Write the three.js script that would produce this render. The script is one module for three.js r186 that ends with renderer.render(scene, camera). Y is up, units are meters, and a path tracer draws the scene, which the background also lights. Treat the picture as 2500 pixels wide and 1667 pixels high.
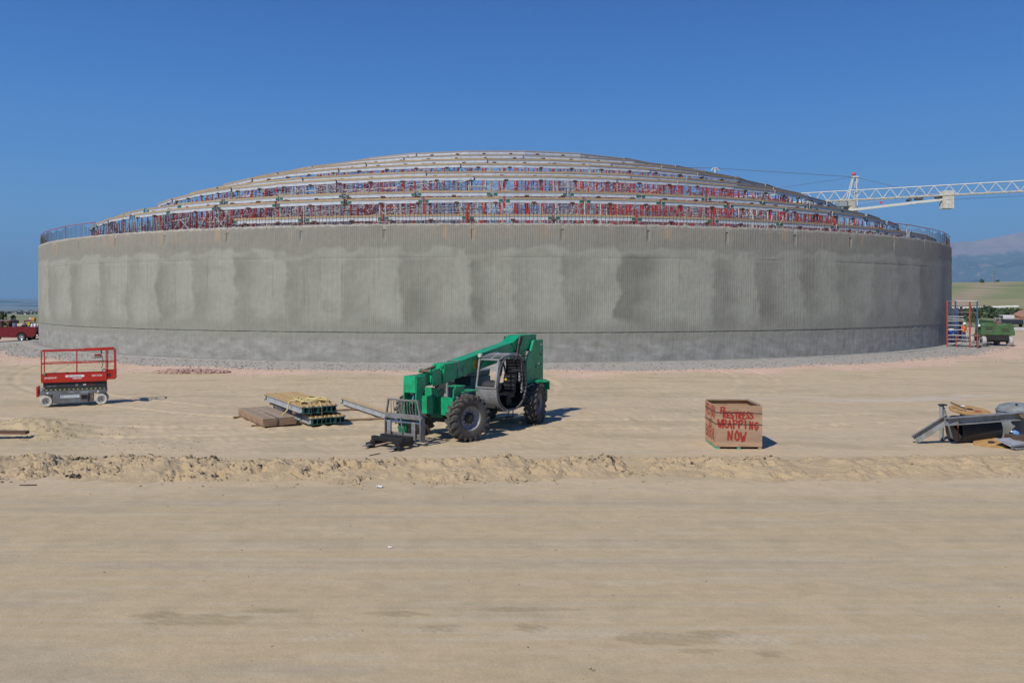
import * as THREE from 'three';
import { mergeGeometries, mergeVertices, toCreasedNormals } from 'three/addons/utils/BufferGeometryUtils.js';
import { RoundedBoxGeometry } from 'three/addons/geometries/RoundedBoxGeometry.js';
import { MarchingCubes } from 'three/addons/objects/MarchingCubes.js';
import { createNoise2D, createNoise3D } from 'simplex-noise';

// ---------------------------------------------------------------- camera, sky, sun, exposure
const scene = new THREE.Scene();
const EYE = 4.2;
const camera = new THREE.PerspectiveCamera(2 * Math.atan(938.5 / 2018) * 180 / Math.PI, 2500 / 1877, 0.5, 40000);
camera.position.set(0, EYE, 0);
camera.lookAt(0, EYE, -100);
camera.setViewOffset(2500, 1877, 0, 210.5, 2500, 1667);          // level camera with a dropped lens, as the upright tank edges show
camera.updateProjectionMatrix();

const renderer = new THREE.WebGLRenderer({ antialias: true });
renderer.toneMapping = THREE.LinearToneMapping;
renderer.toneMappingExposure = 1;
renderer.shadowMap.enabled = true;

{ // clear high-plains sky: colour depends on elevation only
  const W = 64, H = 512, d = new Float32Array(W * H * 4);
  const stops = [[-90, .14, .22, .32], [-2, .18, .30, .43], [0, .235, .43, .655], [4, .155, .395, .715], [9, .083, .280, .665], [15, .044, .187, .565], [20, .029, .130, .445], [32, .021, .098, .365], [90, .013, .064, .27]];
  for (let j = 0; j < H; j++) {
    const e = ((j + .5) / H - .5) * 180;
    let k = 0; while (k < stops.length - 2 && e > stops[k + 1][0]) k++;
    const a = stops[k], b = stops[k + 1], t = Math.min(1, Math.max(0, (e - a[0]) / (b[0] - a[0])));
    for (let i = 0; i < W; i++) { const o = (j * W + i) * 4; for (let c = 0; c < 3; c++) d[o + c] = a[c + 1] + (b[c + 1] - a[c + 1]) * t; d[o + 3] = 1; }
  }
  const sky = new THREE.DataTexture(d, W, H, THREE.RGBAFormat, THREE.FloatType);
  sky.mapping = THREE.EquirectangularReflectionMapping; sky.magFilter = sky.minFilter = THREE.LinearFilter; sky.needsUpdate = true;
  scene.background = sky; scene.environment = sky;
}
const SUN_EL = 44 * Math.PI / 180, SUN_AZ = [-0.61, 0.79];
const sun = new THREE.DirectionalLight(new THREE.Color().setRGB(1, .94, .825), 4.85);
sun.position.set(SUN_AZ[0] * Math.cos(SUN_EL) * 150, Math.sin(SUN_EL) * 150, SUN_AZ[1] * Math.cos(SUN_EL) * 150 - 40);
sun.target.position.set(0, 0, -40);
sun.castShadow = true; sun.shadow.mapSize.set(4096, 4096);
Object.assign(sun.shadow.camera, { left: -90, right: 90, top: 90, bottom: -90, near: 1, far: 400 });
scene.add(sun, sun.target);
scene.fog = new THREE.FogExp2(new THREE.Color().setRGB(.36, .66, 1), 0.0001);       // thin blue air: the mountains fade, the site stays clear

// ---------------------------------------------------------------- helpers
function mulberry(a) { return () => { a |= 0; a = a + 0x6D2B79F5 | 0; let t = Math.imul(a ^ a >>> 15, 1 | a); t = t + Math.imul(t ^ t >>> 7, 61 | t) ^ t; return ((t ^ t >>> 14) >>> 0) / 4294967296; }; }
const rnd = mulberry(7), rr = (a, b) => a + (b - a) * rnd(), pick = (a) => a[Math.floor(rnd() * a.length)];
const n2 = createNoise2D(mulberry(11)), n2b = createNoise2D(mulberry(12)), n3 = createNoise3D(mulberry(13));
const fbm = (x, y, o = 4, f = n2) => { let s = 0, a = .5, t = 0; for (let i = 0; i < o; i++) { s += a * f(x, y); t += a; a *= .5; x *= 2.03; y *= 2.03; x += 7.1; } return s / t; };
const sm = (a, b, x) => { const t = Math.min(1, Math.max(0, (x - a) / (b - a))); return t * t * (3 - 2 * t); };
const lerp = (a, b, t) => a + (b - a) * t, mix3 = (a, b, t) => [lerp(a[0], b[0], t), lerp(a[1], b[1], t), lerp(a[2], b[2], t)];
const V = (x, y, z) => new THREE.Vector3(x, y, z);
const C = (h) => new THREE.Color(h), lin = (r, g, b) => new THREE.Color().setRGB(r, g, b);
const taken = new Map();
function numbered(n) { const k = taken.get(n) || 0; taken.set(n, k + 1); return k ? n + '_' + String(k).padStart(3, '0') : n; }
function tag(o, label, category, group, kind) { o.userData.label = label; o.userData.category = category; if (group) o.userData.group = group; if (kind) o.userData.kind = kind; return o; }
function thing(name, label, category, p = [0, 0, 0], ry = 0, group) { const o = new THREE.Group(); o.name = numbered(name); o.position.set(...p); o.rotation.y = ry; scene.add(o); return tag(o, label, category, group); }
function struct(name, geo, m, label) { const o = new THREE.Mesh(geo, m); o.name = numbered(name); o.castShadow = o.receiveShadow = true; o.userData.kind = 'structure'; if (label) o.userData.label = label; scene.add(o); return o; }
// geometry: every helper returns a plain triangle soup with position and normal; boxUV lays uv in metres
function soup(g) { if (g.index) g = g.toNonIndexed(); for (const k of Object.keys(g.attributes)) if (k !== 'position' && k !== 'normal') g.deleteAttribute(k); g.clearGroups?.(); return g; }
function boxUV(g) {
  const p = g.attributes.position, n = g.attributes.normal, uv = new Float32Array(p.count * 2);
  for (let i = 0; i < p.count; i += 3) {
    let ax = 0, ay = 0, az = 0; for (let k = 0; k < 3; k++) { ax += Math.abs(n.getX(i + k)); ay += Math.abs(n.getY(i + k)); az += Math.abs(n.getZ(i + k)); }
    for (let k = 0; k < 3; k++) { const j = i + k, x = p.getX(j), y = p.getY(j), z = p.getZ(j); const [u, v] = ay >= ax && ay >= az ? [x, z] : ax > az ? [z, y] : [x, y]; uv[j * 2] = u; uv[j * 2 + 1] = v; }
  }
  g.setAttribute('uv', new THREE.BufferAttribute(uv, 2)); return g;
}
const join = (list) => boxUV(list.length > 1 ? mergeGeometries(list.flat().map(soup)) : soup(list[0]));
function mesh(name, list, m, parent, label) {
  const o = new THREE.Mesh(join([].concat(list)), m); o.name = parent ? name : numbered(name); o.castShadow = o.receiveShadow = true;
  (parent || scene).add(o); if (label) o.userData.label = label; return o;
}
const box = (w, h, d, x = 0, y = 0, z = 0) => new THREE.BoxGeometry(w, h, d).translate(x, y, z);
const rbox = (w, h, d, x = 0, y = 0, z = 0, r = .015) => soup(new RoundedBoxGeometry(w, h, d, 1, Math.min(r, w * .45, h * .45, d * .45))).translate(x, y, z);
const rot = (g, x = 0, y = 0, z = 0) => g.applyMatrix4(new THREE.Matrix4().makeRotationFromEuler(new THREE.Euler(x, y, z)));
function frameAt(a, b) { const d = b.clone().sub(a), L = d.length(); d.normalize(); const up = Math.abs(d.y) > .95 ? V(1, 0, 0) : V(0, 1, 0); const s = V(0, 0, 0).crossVectors(up, d).normalize(), u = V(0, 0, 0).crossVectors(d, s); return [new THREE.Matrix4().makeBasis(s, u, d).setPosition(a.clone().add(b).multiplyScalar(.5)), L]; }
const P3 = (p) => p.isVector3 ? p : V(...p);
function bar(a, b, w, h = w) { const [m, L] = frameAt(P3(a), P3(b)); return soup(new THREE.BoxGeometry(w, h, L)).applyMatrix4(m); }
function rbar(a, b, w, h = w, r = .01) { const [m, L] = frameAt(P3(a), P3(b)); return rbox(w, h, L, 0, 0, 0, r).applyMatrix4(m); }
function rod(a, b, r, n = 8, r2 = r) { const [m, L] = frameAt(P3(a), P3(b)); return soup(new THREE.CylinderGeometry(r2, r, L, n).rotateX(Math.PI / 2)).applyMatrix4(m); }
function pipe(pts, r, n = 6, seg = 0, closed = false) { return soup(new THREE.TubeGeometry(new THREE.CatmullRomCurve3(pts.map(P3), closed, 'catmullrom', .3), seg || pts.length * 5, r, n, closed)); }
function plate(pts, t, bev = .006) { // outline in x,y thickened along z, centred
  const s = new THREE.Shape(pts.map((p) => new THREE.Vector2(p[0], p[1]))); return soup(new THREE.ExtrudeGeometry(s, { depth: Math.max(t - 2 * bev, .001), bevelEnabled: bev > 0, bevelThickness: bev, bevelSize: bev, bevelOffset: -bev, bevelSegments: 1, curveSegments: 10 })).translate(0, 0, -t / 2 + bev);
}
function shapeGeo(shape, t, bev = .006, cs = 12) { return soup(new THREE.ExtrudeGeometry(shape, { depth: Math.max(t - 2 * bev, .001), bevelEnabled: bev > 0, bevelThickness: bev, bevelSize: bev, bevelOffset: -bev, bevelSegments: 1, curveSegments: cs })).translate(0, 0, -t / 2 + bev); }
const cyl = (r, h, n = 20, r2 = r) => soup(new THREE.CylinderGeometry(r2, r, h, n));
const lathe = (pts, n = 32) => soup(new THREE.LatheGeometry(pts.map((p) => new THREE.Vector2(p[0], p[1])), n));
const at = (g, x, y, z) => g.translate(x, y, z);
// textures: tileable lattice noise
function tileNoise(N, freq, oct, seed, gain = .55) {
  const out = new Float32Array(N * N); let amp = 1, tot = 0;
  for (let o = 0; o < oct; o++) {
    const F = freq << o; if (F > N / 2) break; const g = mulberry(seed + o * 31), L = new Float32Array(F * F); for (let i = 0; i < F * F; i++) L[i] = g();
    for (let y = 0; y < N; y++) { const fy = y / N * F, y0 = Math.floor(fy), ty = fy - y0, sy = ty * ty * (3 - 2 * ty), r0 = (y0 % F) * F, r1 = ((y0 + 1) % F) * F;
      for (let x = 0; x < N; x++) { const fx = x / N * F, x0 = Math.floor(fx), tx = fx - x0, sx = tx * tx * (3 - 2 * tx), a = x0 % F, b = (x0 + 1) % F; out[y * N + x] += amp * lerp(lerp(L[r0 + a], L[r0 + b], sx), lerp(L[r1 + a], L[r1 + b], sx), sy); } }
    tot += amp; amp *= gain;
  }
  for (let i = 0; i < out.length; i++) out[i] /= tot; return out;
}
function tex(N, M, fn, metres = 1, srgb = true) { // fn(x, y) -> [r, g, b] 0..1 in display values
  const d = new Uint8Array(N * M * 4); for (let y = 0; y < M; y++) for (let x = 0; x < N; x++) { const c = fn(x, y), o = (y * N + x) * 4; for (let k = 0; k < 3; k++) d[o + k] = Math.max(0, Math.min(255, Math.round((Array.isArray(c) ? c[k] : c) * 255))); d[o + 3] = 255; }
  const t = new THREE.DataTexture(d, N, M); t.wrapS = t.wrapT = THREE.RepeatWrapping; t.magFilter = THREE.LinearFilter; t.minFilter = THREE.LinearMipmapLinearFilter; if (srgb) t.colorSpace = THREE.SRGBColorSpace; t.repeat.set(1 / metres, 1 / metres); t.needsUpdate = true; return t;
}
const nA = tileNoise(256, 4, 6, 101), nB = tileNoise(256, 16, 4, 202), nC = tileNoise(256, 64, 2, 303);
const wearMap = tex(256, 256, (x, y) => { const i = y * 256 + x, v = .90 + .16 * (nA[i] - .5) + .12 * (nB[i] - .5) - (nC[i] > .86 ? .12 : 0); return [v, v * .995, v * .985]; }, .9);
const wearRough = tex(256, 256, (x, y) => { const i = y * 256 + x; return .55 + .5 * (nA[i] - .5) + .35 * (nB[i] - .5); }, .9, false);
const dustMap = tex(256, 256, (x, y) => { const i = y * 256 + x, k = sm(.42, .62, nA[i] * .6 + nB[i] * .4); return mix3([.97, .97, .97], [.80, .74, .66], k * .55 + (nC[i] - .5) * .1); }, 1.3);
const woodMap = tex(256, 256, (x, y) => { const g = nA[(y >> 0) * 256 + ((x * 0.12) & 255)], g2 = nB[y * 256 + ((x * .05) & 255)], v = .86 + .3 * (g - .5) + .22 * (g2 - .5) - (nC[y * 256 + ((x * .1) & 255)] > .8 ? .1 : 0); return [v, v * .965, v * .91]; }, .7);
const M = (o) => new THREE.MeshStandardMaterial({ roughness: .6, metalness: 0, ...o });
const paint = (c, rough = .5, o = {}) => M({ color: c, roughness: rough, map: wearMap, ...o });
const dusty = (c, rough = .75, o = {}) => M({ color: c, roughness: rough, map: dustMap, ...o });
const wood = (c, o = {}) => M({ color: c, roughness: .85, map: woodMap, bumpMap: woodMap, bumpScale: .004, ...o });
// ---------------------------------------------------------------- ground: one sheet to the horizon
const TX = -1.57, TZ = -99.8, TR = 48.3, TH = 8.87;                  // the tank: centre, radius, wall height
const SCUFF = [[-4.15, -10.8, .85, .22], [-4.7, -10.95, .4, .16], [-.9, -10.5, .32, .12], [.22, -10.55, .25, .14], [1.95, -10.2, .75, .2], [2.55, -10.35, .4, .14], [3.05, -9.75, .2, .09], [2.2, -9.85, .3, .1], [-1.5, -11.0, .6, .1], [.1, -11.15, .9, .08], [-3.2, -11.1, .5, .09]], TREAD = [[-2.7, -10.15, -.6, -10.55], [.3, -10.45, 3.7, -10.15], [2.6, -10.05, 5.5, -10.3]];   // scraped damp patches and pale tyre prints on the haul road
const bermZ = (x) => -20.35 + .35 * n2(x * .09, 3.1) - .004 * x;
const bermH = (x) => { const a = .23 + .10 * n2(x * .16, 8.2) + .07 * n2(x * .55, 2.2); return Math.max(.03, a - .13 * sm(.25, .7, n2(x * .2 + 4, 19.7))); };
const hash2 = (i, j, k) => { let h = Math.imul(i, 374761393) ^ Math.imul(j, 668265263) ^ Math.imul(k, 2147483647); h = Math.imul(h ^ h >>> 13, 1274126177); return ((h ^ h >>> 16) >>> 0) / 4294967296; };
function clump(x, z, s, k) { // rounded clods with crevices between them: 0 in a crevice, 1 on a crown
  x /= s; z /= s; const i = Math.floor(x), j = Math.floor(z); let f = 9, w = 1;
  for (let a = -1; a <= 1; a++) for (let b = -1; b <= 1; b++) { const dx = i + a + hash2(i + a, j + b, k) - x, dz = j + b + hash2(i + a, j + b, k + 7) - z, d = dx * dx + dz * dz; if (d < f) { f = d; w = .35 + .65 * hash2(i + a, j + b, k + 13); } }
  return w * Math.sqrt(Math.max(0, 1 - f / .55));
}
function cell(x, z, s, k) { // blocky crumbs: the height of the nearest lump, with a steep little step to the next
  x /= s; z /= s; const i = Math.floor(x), j = Math.floor(z); let f = 9, w = 0;
  for (let a = -1; a <= 1; a++) for (let b = -1; b <= 1; b++) { const dx = i + a + hash2(i + a, j + b, k) - x, dz = j + b + hash2(i + a, j + b, k + 7) - z, d = dx * dx + dz * dz; if (d < f) { f = d; w = hash2(i + a, j + b, k + 13); } }
  return w;
}
function bermAdd(x, z) {
  const bz = bermZ(x) + .22 * fbm(x * .9, 5.5, 3), q = z - bz; if (q < -2.4 || q > 2.6) return 0;
  const H = bermH(x), wide = 1.45 + .35 * n2(x * .4, 1.3), face = q > 0 ? 1 - sm(0, wide, q) : 1 - sm(0, 1.5, -q); if (face <= 0) return 0;
  const lump = Math.pow(Math.max(0, .5 + .5 * fbm(x * 1.1, z * 1.6, 4, n2b)), 1.4), wx = x + .09 * n2(x * 3.3, z * 3.3) + .04 * n2(x * 9, z * 9), wz = z + .09 * n2b(x * 3.3, z * 3.3) + .04 * n2b(x * 9, z * 9);
  const patch = sm(-.25, .35, fbm(x * .5, z * .9 + 5, 3, n2b)), lumpy = (sm(10, 2, x) * .68 + .32) * (.15 + .85 * patch), pit = sm(.5, .75, n2(wx * .9 + 9, wz * 1.3));
  let h = face * H * (.62 + .6 * lump) + sm(0, .35, face) * lumpy * (.12 * cell(wx, wz, .36, 1) + .075 * cell(wx, wz, .17, 2) + .045 * cell(wx, wz, .085, 3) + .05 * clump(wx, wz, .3, 4) - .20 * pit - .09) + .012 * n2(x * 14, z * 14) * sm(0, .3, face);
  const cut = n2(x * .55, 40.3); if (cut > .35) h -= face * .10 * sm(.35, .8, cut);
  return h;
}
function groundH(x, z, fine = true, berm = true) {
  const d = Math.hypot(x - TX, z - TZ), far = Math.hypot(x, z);
  let h = 0;
  const side = x / Math.max(1, far);                                  // left: the plain falls away; right: a grassy hill rises
  if (far > 90 || x < -50) {
    const fl = sm(.1, -.25, side), D = far;
    const drop = D < 90 ? 0 : D < 760 ? -(D - 90) * .0152 : -10.2 - (D - 760) * .0118;
    const dropC = Math.max(drop, -95);
    const rise = 11.5 * sm(185, 440, D) + 2.0 * sm(150, 400, D) * n2(x * .006, z * .006) - (D > 520 ? (D - 520) * .02 : 0);
    h = lerp(Math.max(rise, -95), dropC, fl);
    if (far > 150) h += (far > 800 ? 2.5 : .25) * n2(x * .004 + 3, z * .004) * sm(150, 900, far);
  }
  if (!fine || far > 130) return h;
  // graded yard: faint swells and tyre ruts, a smoother haul road in front
  h += .035 * n2(x * .12, z * .12) * sm(-12, -24, z) + .008 * n2(x * .4, z * .5) * sm(-9, -20, z) + .003 * fbm(x * 1.5, z * 2, 2);
  const yard = sm(-21, -23.5, z) * sm(TR + 3, TR + 6, d);
  h += yard * (.014 * fbm(x * 2.2, z * 2.2, 3) + .01 * Math.max(0, n2(x * 5, z * 5)));
  for (const [cx, cz, r, w] of [[-13, -40, 13.2, .3], [-13, -40, 15.1, .3], [-8.5, -47, 20.5, .32], [-8.5, -47, 22.4, .32], [3, -60, 33.6, .3], [3, -60, 31.7, .3]]) {
    const q = Math.hypot(x - cx, z - cz) - r; if (Math.abs(q) < 1) h += yard * (-.055 * Math.exp(-q * q / (w * w * .35)) + .035 * Math.exp(-((Math.abs(q) - w) ** 2) / .02)) * (.55 + .45 * n2(x * .9, z * .9)) * (1 + .4 * Math.sin(Math.atan2(x - cx, z - cz) * r * 14));
  }
  // loose heaps at the far left, and the windrow of sand along the haul road
  for (const [mx, mz, mr, mh] of [[-15.2, -26.4, 1.3, .26], [-13.9, -25.1, .9, .16], [-16.3, -27.7, 1.0, .14], [-12.6, -26.2, .7, .1], [-10.2, -23.4, 1.2, .07]]) {
    const q = Math.hypot(x - mx, (z - mz) * 1.15) / mr; if (q < 2) h += mh * Math.exp(-q * q * 1.6) * (1 + .5 * fbm(x * 3, z * 3, 3));
  }
  if (z > -13 && z < -8.5) for (const [sx, sz, w, d] of SCUFF) { const e = 1 - ((x - sx) / w) ** 2 - ((z - sz) / d) ** 2 + .75 * fbm(x * 1.6, z * 5, 3); if (e > 0) h += .012 * sm(0, .6, e) * (clump(x, z, .09, 5) - .4); }
  if (berm) h += bermAdd(x, z);
  // shoulder of spilt gravel round the tank footing
  if (d < TR + 6) h += .16 * sm(TR + 4.2, TR + 1.2, d) + .012 * fbm(x * 3, z * 3, 2) * sm(TR + 5, TR + 3, d);
  return h;
}
{
  const xs = [0]; let x = 0; while (x < 62) { x += .06 + .0032 * x; xs.push(x); } const near = xs.length; let st = .4; while (x < 16000) { st *= 1.16; x += st; xs.push(x); }
  const xr = xs.slice(0, near); { let q = xr[near - 1], s = .26; while (q < 330) { s *= 1.026; q += s; xr.push(q); } while (q < 16000) { s *= 1.16; q += s; xr.push(q); } }
  const X = [...xs.slice(1).reverse().map((v) => -v), ...xr];
  const zs = []; let z = 6.5; while (z < 62) { zs.push(-z); z += Math.max(.035, z * z / 3469 * .66); } st = .7; while (z < 16000) { zs.push(-z); st *= 1.055; z += st; } zs.push(-16000);
  for (const q of [6, 5, 3, 0, -6, -20, -60, -200, -700, -2500, -8000]) zs.unshift(-q);
  const nx = X.length, nz = zs.length, pos = new Float32Array(nx * nz * 3), col = new Float32Array(nx * nz * 3), uv = new Float32Array(nx * nz * 2);
  const SAND = [.516, .405, .254], YARD = [.562, .443, .292], LOOSE = [.500, .398, .236], PALE = [.53, .465, .355], PINK = [.70, .49, .40], GREY = [.36, .352, .33], GRASS = [.215, .245, .10], DRY = [.31, .29, .15], DARKG = [.13, .155, .075];
  for (let j = 0, k = 0; j < nz; j++) for (let i = 0; i < nx; i++, k++) {
    const px = X[i], pz = zs[j], d = Math.hypot(px - TX, pz - TZ), far = Math.hypot(px, pz), y = groundH(px, pz, true, false);
    pos[k * 3] = px; pos[k * 3 + 1] = y; pos[k * 3 + 2] = pz; uv[k * 2] = px; uv[k * 2 + 1] = pz;
    const road = sm(-18.2, -17.2, pz);
    let c = mix3(YARD, SAND, road);
    // drive direction streaks: scraped and compacted bands with an outline of their own
    const s1 = fbm(px * .05 + 1.3 * n2(px * .03, pz * .1), pz * .75, 4), s2 = fbm(px * .22, pz * 1.9, 3, n2b);
    c = mix3(c, [.425, .362, .255], .7 * sm(.05, .55, s1) * (.5 + .5 * road)); c = mix3(c, PALE, .35 * sm(.15, .6, s2));
    const s3 = fbm(px * .018 + .4 * n2(px * .05, pz * .3), pz * 3.6, 4, n2b); c = mix3(c, s3 > 0 ? PALE : [.43, .35, .235], .3 * sm(.08, .55, Math.abs(s3)) * (.5 + .5 * road));
    const tan = fbm(px * .11, pz * .33 + 9, 4); c = mix3(c, [.455, .37, .235], .75 * sm(.1, .5, tan) * (1 - .5 * road));
    if (far < 70) { const g = fbm(px * 2.3, pz * 4.1, 2); c = c.map((v) => v * (1 + .05 * g)); }
    // damp brown scrapes and grey drag marks on the haul road
    if (pz > -13 && pz < -8.5) {
      for (const [sx, sz, w, d] of SCUFF) { const u = (px - sx) / w, v = (pz - sz) / d, e = 1 - u * u - v * v + .75 * fbm(px * 1.6, pz * 5, 3); if (e > 0) c = mix3(c, [.375, .295, .175], .75 * sm(0, .6, e)); }
      for (const [x0, z0, x1, z1] of TREAD) if (px > x0 && px < x1) { const t = (px - x0) / (x1 - x0), q2 = Math.abs(pz - lerp(z0, z1, t) - .05 * n2(px * .8, 3)); if (q2 < .13) c = mix3(c, [.565, .51, .43], .45 * sm(.13, .05, q2) * sm(-.2, .5, Math.sin((px + pz * .7) * 42)) * sm(-.5, .35, n2(px * 1.1, 9))); }
    }
    const q = pz - bermZ(px); c = mix3(c, LOOSE, sm(1.5, .6, q) * sm(-1.9, -.8, q) * .9);
    for (const [mx, mz, mr] of [[-15.2, -26.4, 1.6], [-13.9, -25.1, 1.2], [-16.3, -27.7, 1.2]]) c = mix3(c, LOOSE, .8 * sm(1.4, .5, Math.hypot(px - mx, pz - mz) / mr));
    // rings round the tank: pink crushed stone, grey gravel against the footing, a pale dried slurry streak on the right
    const wob = 1.2 * n2(px * .12, pz * .12) + .5 * n2(px * .6, pz * .6);
    c = mix3(c, PINK, .9 * sm(TR + 8.6, TR + 5.2, d + wob * 1.6) * (.65 + .35 * sm(-.2, .4, fbm(px * .3, pz * .5, 3))));
    c = mix3(c, GREY, .95 * sm(TR + 4.3, TR + 3.4, d + wob * .35));
    const slur = Math.abs(pz + 34.4 + .012 * (px - 12) ** 2 * .12 + .5 * n2(px * .15, 1)) < .8 && px > 5 ? sm(-.05, .3, fbm(px * .16, pz * 1.6 + 3, 3)) * sm(5, 11, px) : 0; c = mix3(c, [.56, .51, .44], .75 * slur);
    // beyond the yard: grass, a dirt track up the hill
    const edge = far + 14 * n2(px * .02, pz * .02) + (px < 0 ? 5 : 0);
    const gr = sm(118, 150, edge);
    if (gr > 0) {
      const m = fbm(px * .012, pz * .012, 4), m2 = fbm(px * .05, pz * .05 + 4, 3);
      let g = mix3(GRASS, DRY, sm(-.25, .45, m + .5 * m2)); g = mix3(g, DARKG, .55 * sm(.2, .6, fbm(px * .03 + 8, pz * .05, 3)) + .4 * sm(210, 190, far) * sm(-.2, .3, m2));
      g = mix3(g, DARKG, .45 * sm(.15, .6, fbm(px * .22, pz * .11 + 3, 3, n2b))); g = mix3(g, [.36, .33, .17], .4 * sm(.2, .6, fbm(px * .16 + 7, pz * .09, 3))); const rt = Math.abs(px - (112 + .62 * (-pz - 205) + 4 * Math.sin(-pz * .02))); if (-pz > 215 && -pz < 460) g = mix3(g, [.42, .30, .23], sm(4.5, 2.5, rt));
      c = mix3(c, g, gr);
    }
    col.set(c, k * 3);
  }
  const idx = new Uint32Array((nx - 1) * (nz - 1) * 6); let o = 0;
  for (let j = 0; j < nz - 1; j++) for (let i = 0; i < nx - 1; i++) { const a = j * nx + i, b = a + 1, c = a + nx, d = c + 1; idx[o++] = a; idx[o++] = b; idx[o++] = c; idx[o++] = b; idx[o++] = d; idx[o++] = c; }
  const g = new THREE.BufferGeometry(); g.setAttribute('position', new THREE.BufferAttribute(pos, 3)); g.setAttribute('color', new THREE.BufferAttribute(col, 3)); g.setAttribute('uv', new THREE.BufferAttribute(uv, 2)); g.setIndex(new THREE.BufferAttribute(idx, 1)); g.computeVertexNormals();
  const sA = tileNoise(1024, 8, 7, 404, .62), sB = tileNoise(1024, 128, 2, 505), sC = tileNoise(1024, 48, 2, 606);
  const sandMap = tex(1024, 1024, (x, y) => { const i = y * 1024 + x, v = .93 + .10 * (sA[i] - .5) + .07 * (sB[i] - .5), p = sC[i]; return p > .93 ? [v * .86, v * .85, v * .84] : p < .05 ? [.99, .98, .96] : [v, v * .995, v * .985]; }, 3.1);
  const sandBump = tex(1024, 1024, (x, y) => { const i = y * 1024 + x; return .5 + .7 * (sA[i] - .5) + .4 * (sB[i] - .5) + (sC[i] > .86 ? .15 : 0); }, 3.1, false);
  struct('ground', g, M({ vertexColors: true, map: sandMap, bumpMap: sandBump, bumpScale: .007, roughness: .97 }), 'tan graded sand and dirt of the building site, grass beyond');
  console.log('ground', nx, nz, nx * nz * 2);
  // the windrow of loose sand along the haul road, finely broken
  const wx0 = -17.5, wx1 = 17.5, dxs = .042, nX = Math.round((wx1 - wx0) / dxs), nZ = 128, wp = new Float32Array((nX + 1) * (nZ + 1) * 3), wc = new Float32Array(wp.length), wu = new Float32Array((nX + 1) * (nZ + 1) * 2), wi = [];
  for (let j = 0, k = 0; j <= nZ; j++) for (let i = 0; i <= nX; i++, k++) {
    const px = wx0 + i * dxs, pz = bermZ(px) + 2.45 - j / nZ * 4.4, add = bermAdd(px, pz), rim = i === 0 || i === nX || j === 0 || j === nZ; wp.set([px, groundH(px, pz, true, false) + add - (rim ? .12 : .018), pz], k * 3); wu.set([px, pz], k * 2);
    const t = cell(px + .05 * n2(px * 5, pz * 5), pz + .05 * n2b(px * 5, pz * 5), .16, 21), c = mix3(mix3([.425, .325, .20], [.495, .385, .245], .5 + .5 * fbm(px * .7, pz * 1.4, 3)), [.37, .285, .185], .35 * t * t); wc.set(c, k * 3);
  }
  for (let j = 0; j < nZ; j++) for (let i = 0; i < nX; i++) { const a = j * (nX + 1) + i, b = a + 1, c = a + nX + 1, d = c + 1; wi.push(a, b, c, b, d, c); }
  const wg = new THREE.BufferGeometry(); wg.setAttribute('position', new THREE.BufferAttribute(wp, 3)); wg.setAttribute('color', new THREE.BufferAttribute(wc, 3)); wg.setAttribute('uv', new THREE.BufferAttribute(wu, 2)); wg.setIndex(wi); wg.computeVertexNormals();
  struct('sand_windrow', wg, M({ vertexColors: true, map: sandMap, bumpMap: sandBump, bumpScale: .02, roughness: .98 }), 'low broken ridge of loose sand along the haul road');
}
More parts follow.
